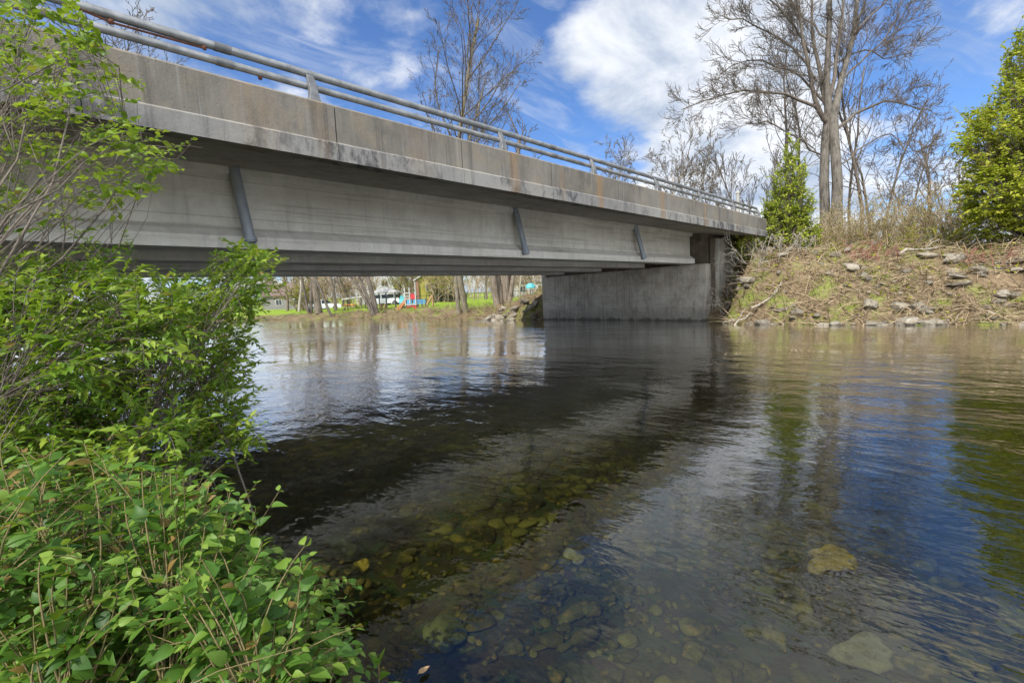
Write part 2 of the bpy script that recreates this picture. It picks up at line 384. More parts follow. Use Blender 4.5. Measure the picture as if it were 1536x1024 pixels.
def rock(name, loc, size, mat, label, cat, seed, sub=3, rz=0, flat=.6, group=None, sink=.25, tilt=0):
    v, f = rock_shape(sub, seed, .9, 6); a = Acc(); v = v * np.array([1.2, .9, flat]) * size
    a.add(v, f, .5 + .3 * (seed % 3 - 1)); o = a.build(name, mat, smooth=True)
    o.location = (float(loc[0]), float(loc[1]), float(loc[2] + size * flat * (.5 - sink))); o.rotation_euler = (tilt, tilt * .6, rz)
    return tag(o, label, cat, group)
for (px, py, s, m, lab) in [
    (1255, 853, .16, 'rock_bed_yellow', 'mustard yellow boulder under the water in the reflection of the big bare tree'),
    (1515, 935, .13, 'rock_bed_pale', 'pale brown stone under blue water at the right edge of the photo'),
    (515, 826, .15, 'rock_bed_green', 'flat mossy green slab under water near the tip of the leafy bush'),
    (542, 850, .06, 'rock_bed_yellow', 'small yellow stone beside the flat mossy green slab underwater'),
    (670, 960, .12, 'rock_bed_green', 'rounded green brown stone in the shallows at the bottom of the photo'),
    (1285, 985, .13, 'rock_bed_pale', 'long brown stone under water below the mustard yellow boulder'),
    (1147, 893, .08, 'rock_bed_green', 'grey green stone under water left of the mustard yellow boulder'),
    (860, 835, .07, 'rock_bed_pale', 'pale stone under water where the bridge reflection ends'),
    (560, 925, .10, 'rock_bed', 'dark brown stone at the water edge beside the leafy sprigs')]:
    p = at_z(px, py, -.3); zz = gz(p[0], p[1]); p = at_z(px, py, zz)
    rock('boulder', (p[0], p[1], zz), s, M[m], lab, 'boulder', int(px), rz=px * .1, flat=.55, sink=.2)

# ------------------------------------------------------------------ bridge
bridge = thing('bridge', (10, 6.4, 0), 'long concrete road bridge with grey pipe railing crossing the river', 'bridge')
XL, XR = -14.0, 22.6
JX = [-12.9, -10.2, -7.5, -4.8, -2.1, .55, 3.22, 5.5, 7.95, 10.6, 13.2, 15.9, 18.6, 21.3]
def parapet(name, y0, y1, mats):
    a = Acc(); xs = [XL] + JX + [XR]
    for i in range(len(xs) - 1):
        a.prism([(y0, 3.725), (y1, 3.725), (y1 - .01, 4.22), (y1 - .03, 4.254), (y0 + .03, 4.254), (y0, 4.225)], xs[i] + .009, xs[i + 1] - .009, 'x')
    a.box(XL + .02, XR - .02, y0 + .035, y1 - .035, 3.73, 4.235)
    return a.build(name, mats, bridge)
parapet('parapet', 6.415, 6.70, M['parapet'])
a = Acc(); xs = [XL] + JX + [XR]
for i in range(len(xs) - 1):
    a.prism([(6.38, 3.481), (6.62, 3.487), (6.62, 3.72), (6.42, 3.745), (6.38, 3.715)], xs[i] + .004, xs[i + 1] - .004, 'x')
a.build('slab_edge', M['edge'], bridge)
a = Acc()
a.prism([(6.625, 3.50), (8.60, 3.77), (16.5, 3.77), (18.1, 3.52), (18.1, 3.86), (6.625, 3.86)], XL, XR, 'x'); a.build('deck_slab', M['slab'], bridge)
a = Acc(); a.box(XL, XR, 6.705, 18.0, 3.862, 3.90); a.build('road_surface', M['asphalt'], bridge)
parapet('parapet', 18.1, 18.38, M['parapet']); a = Acc(); a.box(XL, XR, 18.105, 18.42, 3.48, 3.72); a.build('slab_edge', M['edge'], bridge)
# girders
for gy0 in (8.468, 10.82, 13.17, 15.52):
    y0 = gy0; w = .62; c = y0 + w / 2
    a = Acc()
    a.prism([(y0, 2.467), (y0 + w, 2.467), (y0 + w, 2.64), (c + .12, 2.83), (c + .12, 3.52), (c + .22, 3.62), (c + .22, 3.775), (c - .22, 3.775), (c - .22, 3.66), (c - .10, 3.60), (c - .10, 2.83), (y0, 2.655)], -2.6, 19.98, 'x')
    a.build('girder', M['girder'], bridge)
for x0 in (3.0, 8.7, 14.4):
    pass
# cross beams between girders
for xx in (1.0, 10.3, 20.02):
    for gy0 in (8.468, 10.82, 13.17):
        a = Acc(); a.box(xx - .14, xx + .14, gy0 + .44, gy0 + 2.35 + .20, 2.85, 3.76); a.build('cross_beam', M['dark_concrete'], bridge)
# railing
def railing(yc, sgn):
    rl = bpy.data.objects.new('railing', None); COL.objects.link(rl); rl.location = (10, yc, 4.25); rl.parent = bridge; rl.matrix_parent_inverse = Matrix.Translation(-bridge.location)
    for z, r, dy in ((4.672, .050, .085), (4.487, .046, .05)):
        a = Acc(); xs = np.arange(XL, XR + .1, 1.5); a.tube(np.stack([xs, np.full(len(xs), yc + sgn * dy), np.full(len(xs), z)], -1), r, 14)
        a.build('rail', M['galv'], rl, smooth=True)
    for z, rr, dy in ((4.672, .056, .085), (4.487, .052, .05)):
        for px in (-6, 1.95, 8.3, 14.6, 20.4):
            a = Acc(); a.tube([(px - .09, yc + sgn * dy, z), (px + .09, yc + sgn * dy, z)], rr, 14); a.build('rail_sleeve', M['post'], rl, smooth=True)
    for px in [-10.8, -7.4, -4.0] + POST_X:
        a = Acc(); n = 12; u = np.linspace(0, 1, n); zz = 4.25 + u * .475
        yo = yc + sgn * (-.075 + .17 * u ** 2.2); th = .055 + .075 * (1 - u) ** 2.2      # outer edge leans inward to the top
        hw = .062 - .014 * u + .04 * np.clip(1 - u * 4, 0, 1) ** 2
        P = np.stack([np.stack([px + s * hw, yo + sgn * d * th, zz], -1) for s, d in ((-1, 0), (1, 0), (1, 1), (-1, 1))], 1)
        f = [(i * 4 + j, i * 4 + (j + 1) % 4, i * 4 + 4 + (j + 1) % 4, i * 4 + 4 + j) for i in range(n - 1) for j in range(4)] + [(3, 2, 1, 0), (n * 4 - 4, n * 4 - 3, n * 4 - 2, n * 4 - 1)]
        a.add(P.reshape(-1, 3), f)
        a.build('post', M['post'], rl, bevel=.008)
    return rl
rl = railing(6.565, 1)
railing(18.24, -1)
a = Acc(); a.tube([(.6, 6.63, 4.64), (.9, 6.63, 4.585), (1.3, 6.63, 4.592), (1.75, 6.63, 4.60)], .012, 6); 
a.build('rusty_rod', M['rust'], rl)
for cx, cz in ((.9, 4.588), (1.75, 4.60), (2.35, 4.43)):
    a = Acc(); v, f = icos(1); a.add(v * np.array([.028, .022, .03]) + np.array([cx, 6.62, cz]), f); a.build('rusty_clamp', M['rust'], rl)
# drain pipes
for (xt, xb) in ((2.50, 2.585), (9.05, 9.2), (15.2, 15.45)):
    a = Acc(); top = np.array([xt, 8.58, 3.80]); bot = np.array([xb, 8.372, 2.55])
    a.tube([top, top * .5 + bot * .5, bot], .083, 16); o = a.build('drain_pipe', M['pipe'], bridge, smooth=True)
    a = Acc(); d = (top - bot) / np.linalg.norm(top - bot)
    a.tube([bot + d * .02, bot + d * .075], .1, 16); a.box(xb - .06, xb + .06, 8.38, 8.475, 2.56, 2.60)
    a.build('pipe_clamp', M['pipe'], o)
# abutments
a = Acc(); a.prism([(19.96, 8.01), (20.5, 8.01), (21.3, 17.6), (20.76, 17.6)], -.9, 2.43, 'z'); a.box(20.52, 22, 8.05, 17.55, -.9, 2.42)
a.build('abutment', M['abut'], bridge, bevel=.015)
for zz in (.35, 1.35, 2.1):
    for yy in (9.1, 11.0, 12.9, 14.8, 16.7):
        a = Acc(); xf = 19.96 + (yy - 8.01) / 9.59 * .8; a.tube([(xf - .004, yy, zz), (xf + .03, yy, zz)], .026, 8); a.build('tie_hole_disc', M['dark_concrete'], bridge)  # dark discs on the face stand in for shade inside tie holes
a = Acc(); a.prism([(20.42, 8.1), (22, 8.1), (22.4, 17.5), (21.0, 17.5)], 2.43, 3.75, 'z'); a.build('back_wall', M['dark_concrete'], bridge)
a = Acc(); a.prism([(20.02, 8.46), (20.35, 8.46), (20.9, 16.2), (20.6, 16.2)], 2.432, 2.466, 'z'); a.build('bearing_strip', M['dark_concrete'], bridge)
a = Acc(); a.box(20.64, 25.5, 7.74, 8.045, -.9, 3.49); a.build('wing_wall', M['abut'], bridge, bevel=.015)
a = Acc(); a.box(20.50, 20.64, 7.86, 8.04, -.9, 3.5); a.build('joint_strip', M['dark_concrete'], bridge)
a = Acc(); a.box(20.9, 25.5, 17.6, 17.9, -.9, 3.5); a.build('wing_wall', M['abut'], bridge, bevel=.015)
a = Acc(); a.box(-3.4, -1.75, 7.6, 17.6, -.9, 2.43); a.build('abutment', M['abut'], bridge, bevel=.015)
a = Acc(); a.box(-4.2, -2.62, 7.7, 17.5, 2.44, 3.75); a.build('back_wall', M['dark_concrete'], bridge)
# approach road
a = Acc(); a.box(22.6, 400, 7.5, 17.3, 3.60, 3.885); a.box(-400, -14, 7.5, 17.3, 3.60, 3.885); tag(a.build('road', M['asphalt']), kind='structure')

# ------------------------------------------------------------------ leaves
def leaf_template(w=.5, rows=4, fold=.25, droop=.25, pet=.12, tip=1.3, cup=0.0):
    """leaf along +x, unit length, normal +z; 3 vertices across"""
    u = np.linspace(0, 1, rows + 1); prof = np.sin(PI * u ** .75) ** .85 * (1 - .35 * u ** 3) * w * .5; prof[0] = prof[-1] = 0.012
    v = []
    for i in range(rows + 1):
        z = -droop * u[i] ** 2
        x = pet + u[i] * (1 - pet)
        v += [(x, prof[i], z + fold * prof[i] - cup * prof[i] ** 2), (x, 0, z), (x, -prof[i], z + fold * prof[i] - cup * prof[i] ** 2)]
    f = []
    for i in range(rows):
        b = i * 3; f += [(b, b + 1, b + 4, b + 3), (b + 1, b + 2, b + 5, b + 4)]
    nv = len(v); v += [(0, .012, 0), (0, -.012, 0)]; f += [(nv, nv + 1, 2, 0)]
    return np.array(v, float), np.array(f)
TEMPL = {'broad': [leaf_template(w, 5, fo, dr) for w, fo, dr in ((.56, .35, .25), (.62, .5, .4), (.5, .2, .1), (.58, -.1, .3))],
         'narrow': [leaf_template(w, 4, fo, dr) for w, fo, dr in ((.36, .4, .25), (.42, .6, .4), (.32, .3, .1))],
         'small': [leaf_template(w, 2, fo, dr, .05) for w, fo, dr in ((.65, .4, .25), (.75, .6, .45), (.55, .2, -.1))],
         'blade': [leaf_template(w, 3, .3, dr, .0) for w, dr in ((.07, .5), (.055, .2), (.06, .9))]}
def add_leaves(acc, P, D, N, S, tints, kind):
    """leaves at points P, axis D, normal hint N, lengths S"""
    D = norm(D); B = norm(np.cross(N, D)); C = np.cross(D, B); T = TEMPL[kind]; g = np.arange(len(P)) % len(T)
    g = rng.permutation(g)
    for q, (v, f) in enumerate(T):
        s = np.where(g == q)[0]
        if not len(s): continue
        vv = P[s][:, None] + S[s][:, None, None] * (v[None, :, 0:1] * D[s][:, None] + v[None, :, 1:2] * B[s][:, None] + v[None, :, 2:3] * C[s][:, None])
        acc.add(vv.reshape(-1, 3), (f[None] + (np.arange(len(s)) * len(v))[:, None, None]).reshape(-1, f.shape[1]), np.repeat(tints[s], len(v)))
def bez(a, b, c, n):
    u = np.linspace(0, 1, n)[:, None]; return (1 - u) ** 2 * a + 2 * u * (1 - u) * b + u * u * c
def shrub(name, label, cat, bases, tips, leafm, stemm, leaf=(.05, .09), kind='broad', per=8, stem_r=.014, clusters=10, twig_r=.004,
          group=None, up=.8, bare=0.0, tintr=(.1, .9), twiglen=.5, lit=.0, sway=.12, leafpart='foliage', out=.9, up0=.35, center=None):
    tips = np.asarray(tips, float); bases = np.asarray(bases, float).reshape(-1, 3); n = len(tips)
    root = thing(name, (bases.mean(0)[0], bases.mean(0)[1], bases[:, 2].min()), label, cat, group)
    st = Acc(); lf = Acc()
    ci = tips[rng.choice(n, min(clusters, n), replace=False)]
    for _ in range(4):
        lab = np.argmin(((tips[:, None] - ci[None]) ** 2).sum(-1), 1)
        ci = np.array([tips[lab == k].mean(0) if (lab == k).any() else ci[k] for k in range(len(ci))])
    LP, LD, LN, LS, LT = [], [], [], [], []
    for k in range(len(ci)):
        mem = np.where(lab == k)[0]
        if not len(mem): continue
        c = ci[k]; b = bases[np.argmin(((bases - c) ** 2).sum(-1) + rng.uniform(0, .3, len(bases)))] + (np.array([rng.normal(), rng.normal(), 0]) * .28 if len(bases) > 3 else 0)
        L = np.linalg.norm(c - b); mid = b * .55 + c * .45 + np.array([0, 0, .22 * L]) + rng.normal(size=3) * sway * L
        stem = bez(b, mid, c, 9); rr = np.linspace(stem_r * rng.uniform(.7, 1.2), twig_r * 1.4, 9)
        st.tube(stem + rng.normal(size=(9, 3)) * .012 * L * np.linspace(0, 1, 9)[:, None], rr, 6, rng.random())
        for m in mem:
            tp = tips[m]; s0 = stem[rng.integers(3, 9)]
            dd = tp - s0; l = np.linalg.norm(dd)
            if l > twiglen: 
                # start nearer: a side branch already leaves the stem
                mid2 = s0 + dd * .5 + np.array([0, 0, .18 * l]) + rng.normal(size=3) * .1 * l
            else: mid2 = s0 + dd * .5 + rng.normal(size=3) * .12 * l + np.array([0, 0, .1 * l])
            tw = bez(s0, mid2, tp, 7); st.tube(tw, np.linspace(twig_r * 1.3, twig_r * .55, 7), 4, rng.random())
            if rng.random() < bare: continue
            npair = max(2, int(per * rng.uniform(.7, 1.3))); l2 = min(l, twiglen)
            u = 1 - (np.arange(npair) / npair) * min(1, l2 / max(l, 1e-3))
            idx = u * 6; i0 = np.clip(idx.astype(int), 0, 5); fr = (idx - i0)[:, None]
            p = tw[i0] * (1 - fr) + tw[i0 + 1] * fr; tg = norm(tw[i0 + 1] - tw[i0])
            sd = norm(np.cross(tg, [0, 0, 1.0]) + 1e-4); upv = norm(np.cross(sd, tg))
            base_t = rng.uniform(*tintr)
            for sgn in (1, -1):
                ang = rng.uniform(.5, 1.1, npair)[:, None]
                d = tg * np.cos(ang) + sgn * sd * np.sin(ang) + upv * rng.uniform(-.25, .3, (npair, 1)) + rng.normal(size=(npair, 3)) * .15
                LP.append(p); LD.append(d); nn = np.array([0, 0, up]) + rng.normal(size=(npair, 3)) * .38
                LN.append(nn); LS.append(rng.uniform(leaf[0], leaf[1], npair) * (1 - .35 * (u > .9))); LT.append(np.clip(base_t + rng.normal(size=npair) * .14 + .25 * (u > .85), 0, 1))
    st.build('stem', stemm, root, smooth=True)
    if LP:
        P = np.concatenate(LP); TT = np.concatenate(LT); TT[rng.random(len(TT)) < .025] = 1.5; add_leaves(lf, P, np.concatenate(LD), np.concatenate(LN), np.concatenate(LS), TT, kind)
        lf.build(leafpart, leafm, root, smooth=True)
    return root
def inpoly(p, poly):
    x, y = p[:, 0], p[:, 1]; c = np.zeros(len(p), bool); n = len(poly)
    for i in range(n):
        (x1, y1), (x2, y2) = poly[i], poly[i - 1]
        c ^= ((y1 > y) != (y2 > y)) & (x < (x2 - x1) * (y - y1) / (y2 - y1 + 1e-9) + x1)
    return c
def volume_tips(poly, n, dmin, dmax, bulge=True):
    """points filling a rounded volume whose outline from the path is poly"""
    poly = np.array(poly, float); lo, hi = poly.min(0), poly.max(0); out = []
    while len(out) < n:
        p = rng.uniform(lo, hi, (n * 2, 2)); out += list(p[inpoly(p, poly)])
    out = np.array(out[:n]) + rng.normal(size=(n, 2)) * np.where(rng.random((n, 1)) < .3, 16, 3); t = dmin + (dmax - dmin) * rng.random(n)
    pts = np.array([at_depth(px, py, d) for (px, py), d in zip(out, t)])
    gzv = ground_z(pts[:, 0], pts[:, 1]); pts[:, 2] = np.maximum(pts[:, 2], np.maximum(gzv, 0) + .06)
    return pts

def nb(x, y): return (x, y, max(gz(x, y), 0) - .03)
# bottom, broad leaves
C1 = [(-60, 700), (60, 655), (150, 668), (250, 690), (330, 715), (395, 700), (385, 790), (470, 850), (490, 900), (535, 935), (545, 1010), (560, 1060), (-60, 1060)]
shrub('leafy_shrub', 'low broad leaved green shrub spilling over the water at the bottom left', 'shrub', [nb(.15, 1.0), nb(.05, 1.5), nb(.3, 1.9), nb(.0, .7), nb(.2, 1.3), nb(-.1, 1.7), nb(.35, 2.4), nb(-.5, 1.5), nb(-.5, 1.0)],
      np.concatenate([volume_tips(C1, 850, 1.25, 2.7), volume_tips([(-60, 820), (300, 830), (430, 900), (500, 1060), (-60, 1060)], 420, 1.1, 1.7)]), M['leaf_broad'], M['stem'], (.018, .068), 'broad', 6, .006, 30, .0022, up=1.0, twiglen=.3, tintr=(.15, .8))
# middle, green with finer leaves
B1 = [(-60, 420), (40, 380), (160, 390), (250, 420), (330, 440), (330, 520), (300, 600), (330, 660), (280, 710), (150, 690), (40, 680), (-60, 720)]
shrub('leafy_shrub', 'dense mid height green shrub with tangled bare twigs left of the river', 'shrub', [nb(-.6, 2.2), nb(-.8, 2.8), nb(-.7, 3.3), nb(.35, 3.6), nb(0, 2.6)],
      np.concatenate([volume_tips(B1, 620, 2.1, 3.9), volume_tips([(-60, 360), (150, 370), (270, 400), (300, 470), (200, 500), (-60, 480)], 230, 2.6, 4.0)]), M['leaf_spring'], M['bark_dark'], (.035, .085), 'narrow', 10, .007, 40, .002, up=.8, twiglen=.32, bare=.12)
B2 = [(250, 420), (320, 400), (335, 345), (355, 370), (385, 352), (425, 385), (420, 430), (395, 480), (400, 540), (375, 560), (395, 600), (385, 690), (340, 660), (300, 690), (270, 560)]
shrub('leafy_shrub', 'fine leaved bright green shrub reaching out over the river under the bridge', 'shrub', [nb(-.1, 3.0), nb(-.45, 3.4), nb(.1, 3.8), nb(-.3, 4.2), nb(.3, 4.3)],
      volume_tips(B2, 430, 3.0, 4.4), M['leaf_spring'], M['bark_dark'], (.035, .08), 'narrow', 10, .007, 24, .002, up=.7, twiglen=.3, tintr=(.3, 1))
shrub('leafy_shrub', 'shaded dark green shrub on the bank under the bridge behind the front shrubs', 'shrub', [nb(-.6, 4.6), nb(-.3, 5.2), nb(.1, 5.0), nb(-.8, 5.6)],
      np.concatenate([volume_tips([(-80, 430), (120, 420), (240, 450), (270, 540), (240, 640), (120, 690), (-80, 700)], 420, 3.9, 5.2), volume_tips([(-80, 560), (200, 560), (250, 650), (190, 720), (-80, 720)], 220, 3.0, 4.2)]),
      M['leaf_broad'], M['twig'], (.06, .11), 'broad', 6, .009, 30, .003, up=.8, twiglen=.35, tintr=(.0, .45))
# upper, sparse
A1 = [(-60, -40), (110, -30), (150, 60), (215, 120), (210, 180), (310, 215), (270, 270), (200, 300), (190, 330), (110, 350), (40, 330), (-60, 380)]
shrub('tall_bush', 'tall sparse bush with yellow green leaves and grey twigs before the railing', 'bush', [nb(-1.5, 2.6), nb(-1.7, 3.2), nb(-.9, 3.5), nb(-1.3, 2.2), nb(-.25, 3.1)],
      volume_tips(A1, 340, 2.4, 3.9), M['leaf_upper'], M['bark_dark'], (.03, .068), 'broad', 7, .008, 34, .0017, up=.7, twiglen=.3, bare=.2, sway=.2)
# sprigs at the water's edge
for (px, py, hh, lab) in ((462, 835, .30, 'tallest leafy sprig rising from the shrub over dark water'), (505, 935, .26, 'leafy sprig with drooping pairs of leaves at the water edge'), (565, 985, .24, 'thin leafy sprig standing rightmost at the bottom water edge')):
    tp = at_depth(px, py, 1.75); b = np.array([tp[0] - .1, tp[1] - .03, 0.0]); b[2] = gz(b[0], b[1]) - .02
    tips = [tp, tp + np.array([.03, -.05, -.12]), tp + np.array([-.04, .03, -.16]), tp + np.array([.06, .03, -.2])]
    shrub('leafy_sprig', lab, 'sprig', [b], tips, M['leaf_broad'], M['stem'], (.035, .065), 'broad', 5, .004, 1, .002, group='sprigs at the water edge', twiglen=.16, up=.6, tintr=(.5, .9), sway=.05)

# ------------------------------------------------------------------ trees without leaves
def rot_about(v, ax, a):
    ax = ax / np.linalg.norm(ax); return v * math.cos(a) + np.cross(ax, v) * math.sin(a) + ax * (ax @ v) * (1 - math.cos(a))
def perp(d, r):
    p = r.normal(size=3); p -= d * (p @ d); return p / np.linalg.norm(p)
def grow(acc, p, d, L, r, lvl, rg, cfg, tips=None):
    n = (9, 7, 6, 4, 3, 3)[min(cfg['lv'] - lvl, 5)]; k = (10, 7, 5, 4, 3, 3)[min(cfg['lv'] - lvl, 5)]
    pts = [p]; dirs = [d]; dd = d
    for i in range(n - 1):
        dd = dd + rg.normal(size=3) * cfg['wob'] / math.sqrt(n) + np.array([0, 0, cfg['trop'] / n]); dd /= np.linalg.norm(dd)
        pts.append(pts[-1] + dd * L / (n - 1)); dirs.append(dd)
    pts = np.array(pts); end = cfg['taper']
    rad = r * (1 - (1 - end) * np.linspace(0, 1, n)); rad = np.maximum(rad, cfg['rmin'])
    acc.tube(pts, rad, k, rg.random())
    if lvl <= 0: return
    nc = int(cfg['nc'][min(cfg['lv'] - lvl, len(cfg['nc']) - 1)] * rg.uniform(.8, 1.25) + .5)
    s0 = cfg['start'][min(cfg['lv'] - lvl, len(cfg['start']) - 1)]
    phi = rg.uniform(0, 2 * PI)
    for c in range(nc):
        u = s0 + (1 - s0) * ((c + rg.random()) / nc) ** .9; i = min(int(u * (n - 1)), n - 2); fr = u * (n - 1) - i
        q = pts[i] * (1 - fr) + pts[i + 1] * fr; dq = dirs[i + 1]
        phi += 2.4 + rg.normal() * .4
        a = perp(dq, rg) if lvl < cfg['lv'] else norm(np.cross(dq, np.array([math.cos(phi), math.sin(phi), 0.01])))
        ang = rg.uniform(*cfg['ang'])
        if lvl == cfg['lv']: ang *= cfg.get('lowang', 1.0) * (1.25 - .6 * u)
        nd = rot_about(dq, a, ang)
        grow(acc, q, nd, L * rg.uniform(*cfg['len']) * (1.15 - .55 * u), max(rad[i] * rg.uniform(.3, .5), cfg['rmin']), lvl - 1, rg, cfg)
BASE = dict(lv=4, wob=.32, trop=.18, taper=.35, rmin=.012, nc=(12, 7, 6, 4), start=(.3, .2, .2, .2), ang=(.45, .9), len=(.35, .6))
def bare_tree(name, label, x, y, stems, mat, seed, group=None, z=None, **kw):
    cfg = dict(BASE); cfg.update(kw); rg = np.random.default_rng(seed); z0 = gz(x, y) - .15 if z is None else z
    root = thing(name, (x, y, z0), label, 'tree', group); tr = Acc(); br = Acc()
    for (dx, dy, lean, H, r) in stems:
        L2 = Acc(); d = norm(np.array([lean[0], lean[1], 1.0])); p = np.array([x + dx, y + dy, z0])
        grow(br, p, d, H, r, cfg['lv'], rg, cfg)
    # split the thick wood from the branches
    key = max(br.tubes, key=lambda q: (q[1], q[0])); tr.tubes[key] = br.tubes.pop(key)
    # root flare
    tr.build('trunk', mat, root, smooth=True)
    if br.tubes: br.build('crown', M['bark_grey'] if mat is M['bark_pale'] else M['bark_dark'], root, smooth=True)
    return root
def px2(px, t):
    p = at_depth(px, 455, t); return float(p[0]), float(p[1])
def ax(lx, up=0): return (R_[0] * lx, R_[1] * lx)     # lean to the viewer's right by lx

# big tree on the right bank
bx, by = px2(1243, 27)
root = thing('bare_tree', (bx, by, gz(bx, by) - .2), 'largest bare tree with twin grey trunks and wide crown on the right bank', 'tree')
tr = Acc(); br = Acc(); rg = np.random.default_rng(3); cfg = dict(BASE); cfg.update(lv=3, nc=(9, 8, 6), start=(.25, .15, .15), ang=(.4, .85), len=(.38, .62), rmin=.017, wob=.42, trop=.28)
z0 = gz(bx, by) - .2
def tp(px, py, t=27): return at_depth(px, py, t)
T1 = [tp(1236, 395), tp(1238, 330), tp(1236, 270), tp(1238, 215), tp(1243, 170), tp(1240, 120), tp(1243, 60), tp(1245, -10), tp(1250, -120)]
T2 = [tp(1256, 395, 26.6), tp(1255, 330, 26.6), tp(1256, 270, 26.6), tp(1252, 215, 26.7), tp(1250, 175, 26.8), tp(1262, 120, 27), tp(1280, 55, 27.2), tp(1288, -20, 27.3), tp(1300, -100, 27.3)]
tr.tube(T1, [.36, .27, .24, .23, .22, .17, .14, .11, .06], 12, .35); tr.tube(T2, [.38, .29, .26, .24, .23, .16, .13, .10, .05], 12, .75)
tr.build('trunk', M['bark_brown2'], root, smooth=True)
limbs = [  # path in the tree's own plane, start radius, depth offset at the tip
    ([(1238, 190), (1222, 150), (1210, 90), (1200, 30), (1185, -60)], .2, -1.0), ([(1240, 165), (1228, 100), (1218, 40), (1215, -30), (1205, -110)], .17, 1.2),
    ([(1232, 175), (1210, 150), (1170, 145), (1120, 132), (1070, 142), (1022, 165)], .13, -1.6), ([(1236, 150), (1205, 115), (1165, 92), (1120, 90), (1080, 110)], .10, 1.5),
    ([(1258, 195), (1275, 175), (1310, 155), (1340, 148), (1370, 160), (1398, 165)], .13, .8), ([(1232, 235), (1205, 210), (1180, 200), (1150, 180), (1120, 185)], .07, -2.0),
    ([(1255, 140), (1268, 100), (1278, 50), (1300, 0), (1318, -60)], .15, 1.6), ([(1246, 150), (1256, 90), (1262, 20), (1272, -60), (1280, -130)], .15, -1.0),
    ([(1262, 120), (1300, 85), (1330, 55), (1350, 20)], .08, -1.0), ([(1225, 120), (1190, 70), (1150, 45), (1110, 30), (1085, 25)], .09, .6), ([(1215, 80), (1180, 25), (1150, -10), (1120, -30)], .08, -1.2),
    ([(1245, 100), (1290, 70), (1330, 90), (1365, 80)], .06, 1.8), ([(1240, 60), (1200, 20), (1170, -30)], .08, 1.5), ([(1280, 50), (1320, 10), (1350, -20)], .08, .5), ([(1240, 255), (1225, 225), (1200, 205), (1185, 190)], .05, 1.0), ([(1256, 250), (1290, 225), (1320, 200), (1345, 205), (1360, 230)], .06, -.8)]
for path, r, off in limbs:
    n = len(path); pts = np.array([at_depth(a, b, 27 + off * (i / (n - 1)) ** .8) for i, (a, b) in enumerate(path)])
    uu = np.linspace(0, n - 1, 9); pts = np.stack([np.interp(uu, np.arange(n), pts[:, c]) for c in range(3)], -1); pts[1:-1] = .25 * pts[:-2] + .5 * pts[1:-1] + .25 * pts[2:]; pts = pts + rg.normal(size=(9, 3)) * .06
    rad = np.linspace(r * .75, .024, 9); br.tube(pts, rad, 8, .6)
    Lt = np.linalg.norm(np.diff(pts, axis=0), axis=1).sum(); nk = int(Lt * 2.6)
    for c in range(nk):
        u = rg.uniform(.22, 1) * 7.99; i = int(u); q = pts[i] + (pts[i + 1] - pts[i]) * (u - i); dq = norm(pts[i + 1] - pts[i])
        nd = rot_about(dq, perp(dq, rg), rg.uniform(.35, .95))
        grow(br, q, nd, rg.uniform(1.1, 2.9) * (1.1 - .4 * u / 8), max(.0125, rad[i] * .26), 2, rg, dict(cfg, lv=3, nc=(6, 7, 5), trop=.35, rmin=.0085, len=(.4, .68), ang=(.35, .75)))
br.build('crown', M['bark_dark'], root, smooth=True)

for i, (px, t, H, r, lean, lab) in enumerate([
    (1196, 29, 11.5, .11, -.02, 'slim bare tree just left of the big twin trunk tree'), (1214, 31, 13, .10, .0, 'straight slim bare tree touching the left side of the big tree'),
    (1284, 30, 12.5, .12, .03, 'slim bare tree close on the right of the big twin trunk tree'), (1303, 31, 11, .09, .02, 'thin bare sapling second to the right of the big tree'),
    (1322, 29, 9.5, .09, .05, 'leaning thin bare tree third to the right of the big tree'), (1272, 33, 14, .10, -.01, 'thin bare tree standing behind the twin trunks'), (1345, 32, 8, .08, .06, 'short bare tree above the tan brush right of the big tree')]):
    x, y = px2(px, t)
    bare_tree('bare_tree', lab, x, y, [(0, 0, ax(lean), H, r)], M['bark_grey'] if i % 2 else M['bark_dark'], 20 + i, 'slim bare trees round the big tree', lv=3, nc=(13, 6, 5), start=(.3, .2, .2), ang=(.4, .8), len=(.25, .4), rmin=.009)
